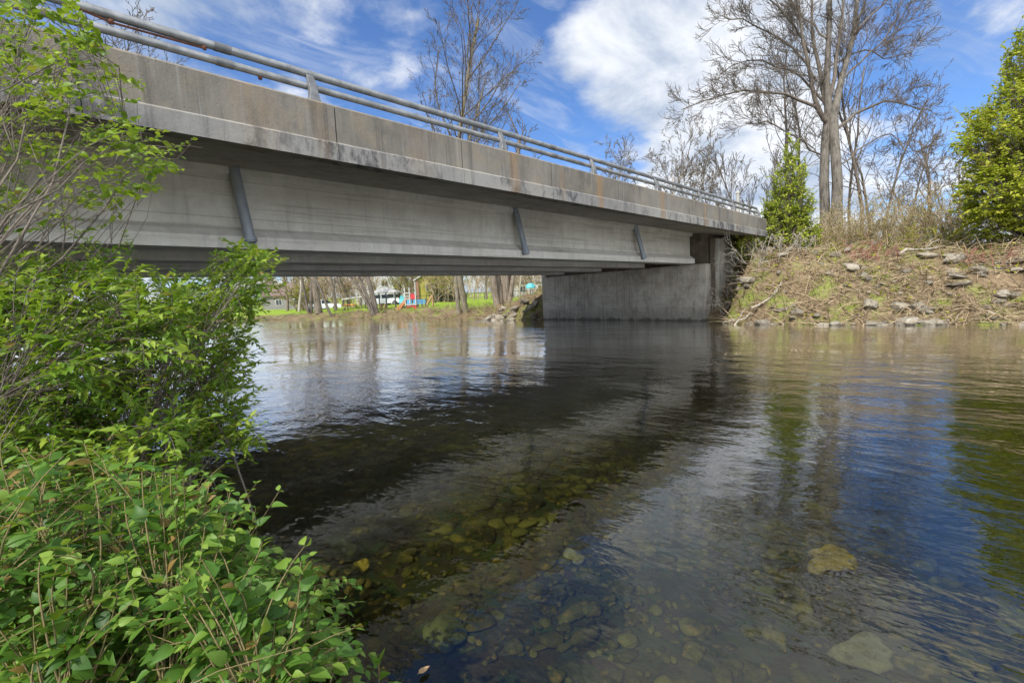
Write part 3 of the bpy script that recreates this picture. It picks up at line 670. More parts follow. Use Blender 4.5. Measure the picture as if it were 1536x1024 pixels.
# tree seen above the railing
x, y = px2(698, 35)
bare_tree('bare_tree', 'tall bare tree with brown trunk seen above and below the bridge deck', x, y, [(0, 0, ax(-.02), 19.8, .24), (-.45, .3, ax(-.085), 17.5, .17)], M['bark_lichen'], 41, lv=4, nc=(20, 8, 6, 4), start=(.34, .2, .2, .2), ang=(.5, .95), len=(.3, .44), rmin=.009, trop=.35, wob=.27)
x, y = px2(756, 33)
bare_tree('bare_tree', 'clump of brown trunks beside the riprap under the bridge', x, y, [(-.6, 0, ax(-.10), 9, .26), (-.2, .2, ax(-.03), 11, .3), (.25, 0, ax(.02), 12, .3), (.6, .3, ax(.10), 9, .24), (.1, -.3, ax(.2), 7.5, .18)], M['bark_brown'], 43, lv=3, nc=(10, 6, 5), ang=(.4, .8), len=(.28, .42), rmin=.014)
for i, (px, t, H, lab, kw) in enumerate([
    (930, 62, 17, 'hazy bare tree above the railing, leftmost of the far group', {}), (958, 66, 20, 'tallest pale bare tree of the far group above the railing', {}), (985, 60, 15, 'pale bare tree between the tallest one and the spreading one', {}),
    (1040, 56, 16.5, 'spreading bare tree with forked pale trunk above the railing', dict(ang=(.5, .95), mat='p')), (1082, 66, 15, 'low bare tree just left of the white post', {}), (1112, 64, 15.5, 'fan shaped bare tree behind the white post', dict(ang=(.2, .5))), (1140, 66, 14.5, 'fan shaped bare tree right of the white post', dict(ang=(.2, .5))),
    (1400, 48, 13, 'small bare tree against the sky left of the leafy green tree', {}), (1375, 58, 11, 'faint bare tree beyond the tan brush on the right', {}), (1425, 60, 12, 'faint bare tree partly hidden by the leafy green tree', {})]):
    x, y = px2(px, t); kw = dict(kw); mt = M['bark_pale'] if kw.pop('mat', 0) or i in (0, 1, 2) else M['bark_grey']
    bare_tree('bare_tree', lab, x, y, [(0, 0, ax(rng.uniform(-.05, .05)), H, .19)], mt, 60 + i, 'far bare trees beyond the road', lv=4, nc=(13, 7, 5, 4), start=(.25, .2, .2, .2), len=(.32, .5), rmin=.017, **({'ang': (.4, .8)} | kw))
for i, (px, t, H, lab) in enumerate([(205, 34, 17.5, 'bare tree top behind the railing at the upper left'), (150, 30, 16, 'bare tree top at the upper left corner behind leaves'), (318, 48, 18, 'low bare tree top just above the railing left of the first post')]):
    x, y = px2(px, t)
    bare_tree('bare_tree', lab, x, y, [(0, 0, ax(-.02), H, .22)], M['bark_dark'], 80 + i, 'bare trees behind the left railing', lv=4, nc=(12, 6, 5, 3), len=(.32, .5), rmin=.016, ang=(.4, .8), z=.8)

# trunks under the bridge
x, y = px2(562, 44.6)
bare_tree('bare_tree', 'dark tree of many stems fanning out from the water edge under the bridge', x, y, [(-.25, 0, ax(-.42), 9, .16), (-.1, .1, ax(-.26), 10, .15), (.05, 0, ax(-.12), 11, .15), (.2, .1, ax(.0), 12, .26), (-.2, -.2, ax(-.34), 8, .1)], M['bark_dark'], 50, lv=3, nc=(9, 5, 5), rmin=.016, ang=(.4, .8), len=(.28, .42), wob=.15)
x, y = px2(496, 50)
bare_tree('bare_tree', 'slender dark tree leaning left over the water edge upstream', x, y, [(0, 0, ax(-.33), 11, .15)], M['bark_dark'], 51, lv=3, nc=(9, 5, 5), rmin=.016, ang=(.4, .8), len=(.26, .4), wob=.15)
x, y = px2(477, 53)
bare_tree('bare_tree', 'thick grey trunk upstream behind the leaning tree', x, y, [(0, 0, ax(-.02), 15, .42)], M['bark_grey'], 52, lv=3, nc=(9, 5, 5), rmin=.018, ang=(.4, .8), len=(.26, .4), wob=.1)
x, y = px2(464, 54)
bare_tree('bare_tree', 'double stemmed dark tree left of the thick grey trunk', x, y, [(-.2, 0, ax(-.12), 11, .17), (.15, .1, ax(.04), 12, .2)], M['bark_dark'], 53, lv=3, nc=(9, 5, 5), rmin=.018, ang=(.4, .8), len=(.26, .4), wob=.1)
k = 0
for (px, t, H, r, lab) in [(503, 58, 12, .2, 'dark bare trunk in front of the brown thicket'), (525, 66, 12, .14, 'thin pale trunk left of the dark fan stemmed tree'), (447, 60, 13, .18, 'bare trunk next to the grey shed'), (540, 70, 13, .15, 'thin bare trunk right behind the white awning'),
                           (655, 62, 13, .16, 'bare trunk right of the yellow house'), (675, 70, 14, .2, 'grey trunk beyond the hedge right of the yellow house'), (690, 64, 12, .14, 'thin bare tree left of the tall brown trunk'), (730, 58, 12, .14, 'thin tree between the two big brown trunks'), (780, 60, 11, .13, 'dark slim trunk near the teal dome'), (620, 74, 14, .2, 'bare trunk behind the playground tower'), (600, 78, 14, .2, 'bare trunk between the white house and the playground'), (805, 70, 12, .15, 'slim trunk behind the teal dome'), (430, 66, 12, .2, 'bare tree farthest left beneath the bridge')]:
    x, y = px2(px, t); k += 1
    bare_tree('bare_tree', lab, x, y, [(0, 0, ax(rng.uniform(-.06, .06)), H, r)], M['bark_pale'] if k % 3 == 0 else (M['bark_brown'] if k % 3 == 1 else M['bark_grey']), 90 + k, 'bare trees on the far lawn', lv=3, nc=(12, 6, 5), start=(.12, .2, .2), rmin=.022, ang=(.4, .9), len=(.26, .42))

# ------------------------------------------------------------------ leafy trees and bushes of the right bank
def crown_tips(cent, rad, n, shell=.55, low=-1):
    d = norm(rng.normal(size=(n, 3))); r = (shell + (1 - shell) * rng.random(n)) ** (1 / 1.5) * (1 + .22 * np.sin(d[:, 0] * 7 + 2) * np.sin(d[:, 1] * 6) * np.cos(d[:, 2] * 8) + .30 * (rng.random(n) < .22) * rng.random(n))
    return np.array(cent) + d * r[:, None] * np.array(rad)
def leafy(name, label, cat, x, y, blobs, nt, leafm, stemm, leaf, per, kind='small', r=.1, twiglen=.9, tintr=(.1, .9), clusters=30, group=None, z=None, bare=0):
    z0 = gz(x, y) if z is None else z; T = []
    tot = sum(b[1][0] * b[1][1] * b[1][2] for b in blobs) ** 1
    for c, rd in blobs:
        m = max(6, int(nt * (rd[0] * rd[1] * rd[2]) / tot)); T.append(crown_tips((x + c[0], y + c[1], z0 + c[2]), rd, m))
    T = np.concatenate(T); T[:, 2] = np.maximum(T[:, 2], ground_z(T[:, 0], T[:, 1]) + .1)
    return shrub(name, label, cat, [(x, y, z0 - .1), (x + .1, y + .08, z0 - .1), (x - .1, y - .1, z0 - .1)], T, leafm, stemm, leaf, kind, per, r, clusters, .006, group, .6, bare, tintr, twiglen, sway=.08)
R2 = R_[:2] / np.linalg.norm(R_[:2])
def rb(a, d, z):  # offset: a to the viewer's right, d away, z up
    Fd = F_[:2] / np.linalg.norm(F_[:2]); return (R2[0] * a + Fd[0] * d, R2[1] * a + Fd[1] * d, z)
x, y = px2(1545, 16.5)
leafy('leafy_tree', 'bright green leafy tree filling the right edge above the bank', 'tree', x, y, [(rb(-.7, 0, 2.0), (1.9, 1.5, 1.5)), (rb(-.35, .2, 4.2), (2.0, 1.6, 1.6)), (rb(.5, .1, 6.3), (1.5, 1.4, 1.5)), (rb(-1.9, -.1, 3.4), (1.15, 1.0, 1.1)), (rb(-2.0, -.2, 1.7), (1.1, 1.0, .9)), (rb(1.2, -.4, 2.4), (1.7, 1.5, 1.7)), (rb(-1.3, .2, .9), (1.2, 1.0, .8)), (rb(1.4, .3, 7.9), (1.1, .9, 1.2)), (rb(2.2, .3, 4.5), (1.7, 1.6, 2))], 3900, M['leaf_maple'], M['bark_dark'], (.08, .17), 6, 'broad', .06, .6, (.15, 1.0), 110)
x, y = px2(1180, 21.6)
leafy('cedar_tree', 'pointed yellow green cedar beside the end of the bridge parapet', 'tree', x, y, [(rb(0, 0, 1.1), (1.35, 1.3, 1.1)), (rb(.05, 0, 2.3), (1.1, 1.1, 1.1)), (rb(.1, 0, 3.5), (.78, .78, 1.1)), (rb(.1, 0, 4.6), (.4, .4, .9)), (rb(-.9, 0, 1.5), (.75, .7, 1.0)), (rb(.9, 0, .9), (.7, .7, .7))], 1500, M['leaf_cedar'], M['bark_dark'], (.06, .15), 6, 'small', .05, .5, (.05, .95), 60, z=gz(x, y) + .15)
x, y = px2(1115, 20.2)
leafy('green_bush', 'small yellow green bush growing against the wing wall', 'bush', x, y, [(rb(0, 0, 1.9), (.55, .5, .75)), (rb(.15, 0, 1.1), (.6, .5, .6))], 240, M['leaf_cedar'], M['twig'], (.06, .12), 5, 'small', .03, .5, (.2, 1), 14)
x, y = 22.4, 7.35
leafy('ivy', 'dark ivy climbing the wing wall behind the small bush', 'ivy', x, y, [((-.5, .12, 1.6), (.9, .2, .8)), ((.4, .1, 1.2), (.8, .2, .8)), ((-1.1, .12, .75), (.25, .12, .3))], 150, M['leaf_ivy'], M['twig'], (.09, .15), 4, 'broad', .02, .4, (.1, .8), 12)

# brush of bare twigs, yellow shrubs, red brambles along the bank top
def brush(label, px, t, w, h, n, mat, seed, leafm=None, group=None, name='brush_thicket', dens=.0):
    rg = np.random.default_rng(seed); x, y = px2(px, t); z0 = gz(x, y); root = thing(name, (x, y, z0), label, 'brush', group)
    a = Acc(); lf = Acc(); P = []
    for i in range(n):
        o = rg.normal(size=2) * w * .38; b = np.array([x + o[0], y + o[1], 0.0]); b[2] = gz(b[0], b[1]) - .05 if i % 3 == 0 else z0 - .1
        d = norm(np.array([o[0] / w * .8 + rg.normal() * .35, o[1] / w * .8 + rg.normal() * .35, 1.0]))
        grow(a, b, d, h * rg.uniform(.55, 1.1), .013, 2, rg, dict(lv=3, wob=.55, trop=-.1, taper=.4, rmin=.006, nc=(5, 5, 3), start=(.15, .2, .2), ang=(.3, .9), len=(.35, .6)))
    if leafm:
        for (nn, k), L in a.tubes.items():
            for (pp, rr, tt) in L: P.append(pp[1:])
    a.build('stem', mat, root)
    if leafm:
        P = np.concatenate(P); P = P[rg.random(len(P)) < dens]; n = len(P)
        add_leaves(lf, P, rg.normal(size=(n, 3)) + [0, 0, .5], rg.normal(size=(n, 3)) * .6 + [0, 0, 1], rg.uniform(.04, .085, n), rg.random(n), 'small'); lf.build('foliage', leafm, root, smooth=True)
    return root
for i, (px, t, w, h, lab) in enumerate([(1262, 24.5, 2.2, 2.2, 'tan brush at the foot of the big bare tree'), (1295, 24, 2.4, 2.3, 'tan bare brush first right of the big tree'), (1330, 23.5, 2.5, 2.4, 'tan bare brush with buds midway along the bank top'), (1365, 23, 2.5, 2.5, 'tallest tan brush between the big tree and green tree'), (1400, 22, 2.4, 2.3, 'tan brush near the leafy green tree'), (1432, 21, 2.2, 2.0, 'tan brush tucked against the leafy green tree'), (1225, 25, 1.8, 1.7, 'tan brush between the cedar and the big trunk')]):
    brush(lab, px, t, w * 1.05, h * 1.32, 42, M['twig_tan'], 200 + i, M['leaf_olive'] if i % 3 else M['leaf_yellow'], 'tan brush along the bank top', dens=.7)
for i, (px, t, w, h, lab) in enumerate([(1254, 20.8, 1.0, .7, 'low yellow green shrub below the big tree'), (1380, 19.0, 1.4, .8, 'widest low yellow green shrub on the bank slope'), (1340, 20, 1.2, .7, 'low yellow green shrub in the middle of the bank'), (1420, 18.5, 1.2, .6, 'low yellow green shrub near the green tree'), (1215, 20.5, 1.0, .5, 'low yellow green shrub right of the cedar')]):
    brush(lab, px, t, w, h, 16, M['twig_tan'], 230 + i, M['leaf_yellow'], 'low yellow green shrubs on the bank', 'yellow_shrub', 1.0)
for i, (px, t, w, h, lab) in enumerate([(1312, 17.8, 1.3, .75, 'reddish bramble patch on the middle of the bank slope'), (1290, 18.2, 1.0, .5, 'reddish bramble left of the main red patch'), (1470, 15.5, 1.3, .6, 'reddish bramble below the leafy green tree')]):
    brush(lab, px, t, w, h, 14, M['twig_red'], 250 + i, None, 'reddish brambles on the bank', 'bramble')
for i, (px, t, w, h, lab) in enumerate([(1090, 19.6, 1.0, 1.5, 'tangle of bare grey twigs at the base of the wing wall'), (1130, 19, 1.5, 1.2, 'bare grey twigs below the small green bush'), (1170, 19, 1.6, .9, 'bare grey twigs on the bank under the cedar')]):
    brush(lab, px, t, w, h, 16, M['bark_pale'], 260 + i, None, 'grey twig tangles near the abutment', 'twig_tangle')

# ------------------------------------------------------------------ bank litter
def bank_points(n, x0, x1, y0, y1, dmin, dmax, pw=1.0):
    out = []
    while sum(len(o) for o in out) < n:
        y = rng.uniform(y0, y1, n); d = dmin + (dmax - dmin) * rng.random(n) ** pw; x = shore(FS, y) + d
        k = ~((y > 7.0) & (y < 18.6) & (x > 19)); out.append(np.stack([x[k], y[k]], -1))
    p = np.concatenate(out)[:n]; return np.c_[p, ground_z(p[:, 0], p[:, 1])]
# dry grass
a = Acc(); P = np.concatenate([bank_points(6500, 0, 0, -9, 7.2, .15, 9, 1.0), bank_points(4200, 0, 0, 18.6, 50, .1, 4.5, 1.2)]); n = len(P)
cl = .5 + .5 * wav(P[:, 0], P[:, 1], 2.0); P = P[rng.random(n) < .35 + .65 * cl]; n = len(P)
D = rng.normal(size=(n, 3)) * [.8, .8, .25] + [0, 0, .55]; D[:, 0] -= .25
add_leaves(a, P, D, rng.normal(size=(n, 3)), rng.uniform(.12, .5, n), rng.random(n), 'blade')
tag(a.build('dry_grass', M['litter']), 'dry tan grass blades covering the river banks', 'grass', kind='stuff')
a = Acc(); P = np.concatenate([bank_points(5200, 0, 0, -9, 7.2, .3, 9, .8), bank_points(5200, 0, 0, 19, 50, 1.2, 9, 1.0)]); cl = wav(P[:, 0] + 7, P[:, 1], 2.4) + .5 * sstep((P[:, 0] - 21) / 2); P = P[cl > .1]; n = len(P)
D = rng.normal(size=(n, 3)) * [.5, .5, .25] + [0, 0, .8]
add_leaves(a, P, D, rng.normal(size=(n, 3)), rng.uniform(.10, .28, n), rng.random(n), 'blade')
tag(a.build('green_grass', M['grass_green']), 'fresh green grass and weeds in patches on the banks', 'grass', kind='stuff')
a = Acc(); P = bank_points(5200, 0, 0, -9, 7.4, .2, 8, .9); cl = wav(P[:, 0] * 1.3 + 3, P[:, 1], 1.6); P = P[cl > .12]; n = len(P)
add_leaves(a, P + [0, 0, .08], rng.normal(size=(n, 3)) * [1, 1, .6] + [0, 0, .4], rng.normal(size=(n, 3)) * .6 + [0, 0, 1], rng.uniform(.07, .17, n), rng.random(n), 'small')
tag(a.build('weeds', M['leaf_yellow'], smooth=True), 'low yellow green weeds growing in patches over the right bank', 'weeds', kind='stuff')
a = Acc(); P = np.concatenate([bank_points(11000, 0, 0, -9, 7.4, .05, 7, 1.2), bank_points(2500, 0, 0, 18.7, 42, .05, 4)]); n = len(P)
D = rng.normal(size=(n, 3)) * [1, 1, .3]; add_leaves(a, P + [0, 0, .03], D, rng.normal(size=(n, 3)) * .45 + [0, 0, 1], .035 + .08 * rng.random(n) ** 2, rng.random(n), 'small')
tag(a.build('leaf_litter', M['litter'], smooth=True), 'fallen brown leaves lying over the river bank', 'leaf litter', kind='stuff')
a = Acc(); P = np.concatenate([bank_points(3300, 0, 0, -9, 7.4, .0, 6, 1.2), bank_points(600, 0, 0, 18.7, 42, .0, 3)])
for p in P:
    d = norm(rng.normal(size=3) * [1, 1, .35] + [0, 0, .1]); L = rng.uniform(.3, 1.1); m = p + d * L * .5 + rng.normal(size=3) * .1 * L
    a.tube(bez(p + [0, 0, .03], m + [0, 0, rng.uniform(.02, .22)], p + d * L + [0, 0, .04], 4), np.linspace(.011, .004, 4) * rng.uniform(.6, 1.5), 4, rng.random())
tag(a.build('dead_twigs', M['twig_tan']), 'dead twigs and stalks strewn over the river bank', 'twigs', kind='stuff')

# rocks of the banks: meshes shared between copies
PROTO = []
for s in range(10):
    v, f = rock_shape(2, 300 + s, .3, 11); a = Acc(); a.add(v * np.array([1.25, .9, .5]), f, rng.random()); o = a.build('rock', M['rock_pale']); PROTO.append(o)
used = set()
def put_rock(i, x, y, s, label, group, name='bank_rock', lift=.1):
    pr = PROTO[i % 10]
    if i % 10 in used: o = pr.copy(); COL.objects.link(o)
    else: o = pr; used.add(i % 10)
    o.name = name; o.location = (float(x), float(y), gz(x, y) + s * lift); o.scale = (float(s * rng.uniform(.8, 1.3)), float(s * rng.uniform(.8, 1.2)), float(s * rng.uniform(.7, 1.3)))
    o.rotation_euler = (float(rng.uniform(-.35, .35)), float(rng.uniform(-.35, .35)), float(rng.uniform(0, 6.28))); tag(o, label, 'rock', group)
i = 0
for p in bank_points(270, 0, 0, -6, 7.2, .0, 4.4, 1.6):
    put_rock(i, p[0], p[1], .08 + .27 * rng.random() ** 3, 'flat grey brown rock among dry grass and twigs on the right bank', 'rocks scattered over the right bank'); i += 1
for q in range(40):
    px = rng.uniform(742, 818); u = rng.random(); yy = 18.3 + (818 - px) / 76 * 4.2 + rng.uniform(-.3, .3); xx = shore(FS, yy) - .2 + 1.3 * u
    put_rock(i, xx, yy, .13 + .22 * rng.random(), 'pale riprap rock piled against the far corner of the abutment', 'riprap rocks beside the abutment', 'riprap_rock', .25); i += 1
# driftwood
for (px, py, z, L, ang, r, lab) in [(1280, 393, 1.8, 2.2, .1, .05, 'pale straight log lying on the bank below the tan brush'), (1350, 392, 1.8, 1.7, .0, .045, 'pale log lying right of the longer straight log'), (1375, 470, .35, 1.6, .15, .06, 'pale driftwood log by the water on the right bank'), (1105, 470, .3, 1.3, .7, .04, 'pale driftwood stick leaning at the wing wall foot'), (1150, 462, .4, 1.4, .5, .04, 'grey driftwood stick on the bank near the abutment')]:
    d = ray(px, py); tt = 19.5 if py < 400 else 17.5; p = CAM + d * tt; z = gz(p[0], p[1]) + .1
    v = np.array([R2[0] * math.cos(ang), R2[1] * math.cos(ang), math.sin(ang)]); pts = [np.array([p[0], p[1], z]) + v * L * (u - .5) + rng.normal(size=3) * .03 for u in np.linspace(0, 1, 6)]
    for q in pts: q[2] = max(q[2], gz(q[0], q[1]) + r)
    a = Acc(); a.tube(pts, np.linspace(r, r * .6, 6), 8); a.tube([pts[3], pts[3] + norm(v + [0, 0, .8]) * .35, pts[3] + norm(v + [0, 0, .5]) * .6], np.linspace(r * .5, r * .2, 3), 6)
    tag(a.build('driftwood', M['bark_pale'], smooth=True), lab, 'driftwood', 'driftwood on the bank')

# ------------------------------------------------------------------ playground and houses beyond
def paint(name, col, rough=.5): return simple(name, tuple(c * .85 for c in col), col, 5, rough, .4, .05)
M['white'] = paint('white_paint', (.42, .41, .38)); M['red'] = paint('red_plastic', (.50, .035, .04)); M['orange'] = paint('orange_plastic', (.62, .20, .06)); M['blue'] = paint('blue_plastic', (.08, .30, .55))
M['teal'] = paint('teal_plastic', (.12, .50, .55)); M['yellow'] = paint('yellow_siding', (.34, .31, .055), .7); M['brownp'] = paint('brown_paint', (.25, .14, .09), .7); M['glass'] = simple('window_glass', (.03, .035, .04), (.05, .06, .07), 2, .1, .6, 0)
M['roofing'] = simple('roof_shingle', (.14, .13, .13), (.22, .21, .20), 12, .9, .2, .4); M['siding'] = simple('white_siding', (.36, .36, .365), (.46, .46, .45), 4, .6, .3, .1, 0, .01, (.1, .1, 8)); M['darkmetal'] = paint('dark_metal', (.05, .05, .055)); M['wood'] = simple('wood', (.30, .19, .10), (.44, .29, .16), 6, .8, .2, .3); M['greyside'] = simple('grey_siding', (.17, .165, .16), (.23, .22, .21), 4, .8, .2, .2); M['pinkroof'] = simple('red_brown_roof', (.13, .095, .085), (.19, .14, .125), 8, .9, .2, .3); M['carwhite'] = paint('car_white', (.70, .71, .73), .25); M['tyre'] = paint('tyre_rubber', (.025, .025, .027), .9)
YAW = math.atan2(R2[1], R2[0])
def put(root, rz=0.0):
    root.rotation_euler = (0, 0, YAW + rz)
def lpart(name, mat, parent, fn, smooth=False, bevel=0):
    """a part built in the thing's own coordinates"""
    a = Acc(); fn(a); o = a.build(name, mat, None, smooth, bevel); o.parent = parent; return o
def place(name, label, cat, px, t, rz=0.0, z=None, group=None):
    x, y = px2(px, t); r = thing(name, (x, y, (gz(x, y) if z is None else z) - .03), label, cat, group); put(r, rz); return r
# play structure: local x to the viewer's right, y away
r = place('play_structure', 'red white and blue playground tower with an orange slide', 'play structure', 617, 45)
lpart('slide', M['orange'], r, lambda a: (a.prism([(-1.35, .12), (-1.2, .04), (-.35, .95), (-.25, 1.2), (-.32, 1.25), (-.45, 1.05)], -.45, .25, 'y'), a.prism([(-1.42, .22), (-1.3, .22), (-.35, 1.2), (-.35, 1.3)], -.5, -.44, 'y')))
lpart('tower_base', M['red'], r, lambda a: (a.box(-.45, -.2, -.5, .5, 0, .55), a.box(.3, .55, -.5, .5, 0, .55), a.box(-.2, .3, -.5, .5, .35, .55)))
lpart('deck', M['blue'], r, lambda a: (a.box(-.45, .62, -.55, .55, .56, .64), a.box(-.3, .15, -.53, -.49, .66, 1.05), a.box(.3, .6, -.53, -.49, .66, 1.05)))
for xx in (-.45, .0, .55): lpart('tower_post', M['white'], r, lambda a, xx=xx: a.box(xx - .045, xx + .045, -.6, -.51, .5, 2.2 if xx < .1 else 1.5))
lpart('window_panel', M['white'], r, lambda a: (a.box(-.4, -.05, -.57, -.53, 1.1, 1.2), a.box(-.4, -.05, -.57, -.53, 1.35, 1.45), a.box(-.4, -.05, -.57, -.53, 1.65, 1.75), a.box(-.45, .6, -.57, -.53, .55, .63)))
lpart('red_panel', M['red'], r, lambda a: a.prism([(.06, 1.1), (.48, 1.1), (.52, 1.35), (.4, 1.6), (.06, 1.65)], -.52, -.46, 'y'))
lpart('bridge_panel', M['blue'], r, lambda a: (a.box(.66, 1.45, -.5, -.45, .62, .7), a.box(.66, 1.45, -.5, -.45, .9, 1.0), [a.box(.68 + i * .12, .74 + i * .12, -.5, -.45, .66, 1.05) for i in range(7)]))
for xx in (.72, 1.1, 1.45): lpart('leg', M['darkmetal'], r, lambda a, xx=xx: a.tube([(xx, -.4, 0), (xx, -.4, 1.1)], .05, 8))
r = place('climbing_dome', 'teal climbing frame left of the playground slide', 'climbing frame', 603, 47)
lpart('frame', M['teal'], r, lambda a: [a.tube([(-.3 + .12 * i, 0, 0), (-.2 + .1 * i, 0, .9), (-.05 + .06 * i, 0, 1.3)], .035, 6) for i in range(5)] + [a.tube([(-.28, 0, .4), (.3, 0, .4)], .03, 6), a.tube([(-.2, 0, .9), (.25, 0, .9)], .03, 6)])
lpart('panel', M['teal'], r, lambda a: a.box(-.22, .22, -.04, .04, .55, 1.0))
r = place('play_dome', 'round teal play dome on the grass near the abutment', 'play dome', 797, 47, z=gz(*px2(797, 47)) + .9)
v, f = icos(3); lpart('shell', M['teal'], r, lambda a: a.add(np.c_[v[:, 0] * .5, v[:, 1] * .5, np.maximum(v[:, 2], -.3) * .42 + .35], f), True)
lpart('rim', M['white'], r, lambda a: a.tube([(.47 * math.cos(q), .47 * math.sin(q), .22) for q in np.linspace(0, 2 * PI, 17)], .03, 6)); lpart('stand', M['darkmetal'], r, lambda a: a.tube([(0, 0, -1.4), (0, 0, .25)], .05, 8))
r = place('pavilion', 'open picnic pavilion with white hipped roof beside the dark stemmed tree', 'pavilion', 580, 50)
lpart('roof', M['white'], r, lambda a: (a.add([(-1.35, -1, 1.95), (1.35, -1, 1.95), (1.35, 1.4, 1.95), (-1.35, 1.4, 1.95), (-.4, .2, 2.4), (.4, .2, 2.4)], [(0, 1, 5, 4), (2, 3, 4, 5)]), a.add([(-1.35, -1, 1.95), (1.35, -1, 1.95), (1.35, 1.4, 1.95), (-1.35, 1.4, 1.95), (-.4, .2, 2.4), (.4, .2, 2.4)], [(1, 2, 5), (3, 0, 4)]), a.box(-1.35, 1.35, -1, 1.4, 1.86, 1.945)))
for xx, yy in ((-1.1, -.8), (1.15, -.8), (-1.1, 1.2), (1.15, 1.2), (.2, -.8)): lpart('post', M['darkmetal'], r, lambda a: a.box(xx - .06, xx + .06, yy - .06, yy + .06, 0, 1.86))
lpart('bench', M['wood'], r, lambda a: (a.box(-.8, .0, -.1, .5, .62, .7), a.box(-.8, 0, -.5, -.25, .38, .44), a.box(-.65, -.55, -.3, .4, 0, .62), a.box(-.2, -.1, -.3, .4, 0, .62)))
# houses
def house(px, t, w, d, h, rh, wm, rm, label, rz=0.0, wins=(), ridge='x', z=None):
    r = place('house', label, 'house', px, t, rz, z)
    lpart('wall', wm, r, lambda a: a.box(-w / 2, w / 2, 0, d, 0, h))
    if ridge == 'x': pts = [(-.35, h - .12), (d / 2, h + rh), (d + .35, h - .12), (d + .35, h + .06), (d / 2, h + rh + .2), (-.35, h + .06)]; lpart('roof', rm, r, lambda a: (a.prism([pts[0], pts[1], pts[4], pts[5]], -w / 2 - .3, w / 2 + .3, 'x'), a.prism([pts[1], pts[2], pts[3], pts[4]], -w / 2 - .3, w / 2 + .3, 'x')))
    else:
        lpart('roof', rm, r, lambda a: (a.prism([(-w / 2 - .4, h - .15), (0, h + rh), (0, h + rh + .2), (-w / 2 - .4, h + .05)], -.4, d + .4, 'y'), a.prism([(w / 2 + .4, h - .15), (w / 2 + .4, h + .05), (0, h + rh + .2), (0, h + rh)], -.4, d + .4, 'y')))
        lpart('gable', wm, r, lambda a: a.prism([(-w / 2, h), (w / 2, h), (0, h + rh)], .0, .1, 'y'))
    for (cx, cz, ww, wh) in wins:
        fr = lpart('window', M['white'], r, lambda a: (a.box(cx - ww / 2 - .1, cx - ww / 2, -.06, .02, cz - wh / 2 - .1, cz + wh / 2 + .1), a.box(cx + ww / 2, cx + ww / 2 + .1, -.06, .02, cz - wh / 2 - .1, cz + wh / 2 + .1), a.box(cx - ww / 2, cx + ww / 2, -.06, .02, cz + wh / 2, cz + wh / 2 + .1), a.box(cx - ww / 2, cx + ww / 2, -.06, .02, cz - wh / 2 - .1, cz - wh / 2), a.box(cx - .03, cx + .03, -.05, .02, cz - wh / 2, cz + wh / 2)))
        lpart('pane', M['glass'], fr, lambda a: a.box(cx - ww / 2, cx + ww / 2, -.03, -.01, cz - wh / 2, cz + wh / 2))
    return r
r = house(650, 62, 4.0, 6, 3.0, 1.2, M['yellow'], M['white'], 'yellow house with white roof edge and green shuttered window', .15, [(-.35, 2.0, .85, .9), (1.3, 2.0, .6, .8)], 'y')
lpart('corner_post', M['brownp'], r, lambda a: a.box(-2.15, -1.75, -.25, .3, 0, 3.0)); lpart('gutter', M['white'], r, lambda a: a.box(-2.3, -2.16, -.3, -.1, 0, 3.0))
house(572, 88, 9, 7, 4.6, 2.2, M['siding'], M['roofing'], 'white two storey house behind the pavilion roof', .1, [(-1.5, 3.6, 1.1, 1.2), (.9, 3.9, 1.1, .9), (-1.5, 1.4, 1.1, 1.2), (1.4, 1.3, 1.6, 1.3)], 'y')
house(430, 74, 8, 6, 2.4, 1.8, M['greyside'], M['pinkroof'], 'low grey shed with a reddish roof at the left end of the lawn', .0, [(-1.2, 1.3, .9, .8), (1.6, 1.3, .9, .8)])
house(800, 92, 10, 7, 2.8, 1.6, M['siding'], M['roofing'], 'white bungalow far beyond the teal play dome', -.1, [(-2, 1.5, 1.1, 1.1), (1.8, 1.5, 1.3, 1.1)])
# picnic shelter roof and table
r = place('awning', 'flat white awning over an orange picnic table behind the trees', 'awning', 531, 56)
lpart('canopy', M['white'], r, lambda a: a.prism([(-1.15, 1.30), (1.25, 1.5), (1.25, 1.66), (-1.15, 1.47)], -.8, .9, 'y'))
for xx in (-1, 1.1):
    for yy in (-.7, .7): lpart('post', M['darkmetal'], r, lambda a: a.box(xx - .04, xx + .04, yy, yy + .08, 0, 1.35))
r = place('picnic_table', 'orange wooden picnic table under the white awning', 'table', 527, 55)
lpart('tabletop', M['orange'], r, lambda a: a.box(-.8, .6, -.35, .35, .62, .72)); lpart('bench', M['wood'], r, lambda a: (a.box(-.8, .6, -.75, -.5, .36, .43), a.box(-.8, .6, .5, .75, .36, .43)))
for xx in (-.6, .4): lpart('leg', M['darkmetal'], r, lambda a, xx=xx: (a.prism([(-.7, 0), (-.6, 0), (-.15, .62), (-.25, .62)], xx - .04, xx + .04, 'x'), a.prism([(.7, 0), (.25, .62), (.15, .62), (.6, 0)], xx - .04, xx + .04, 'x')))
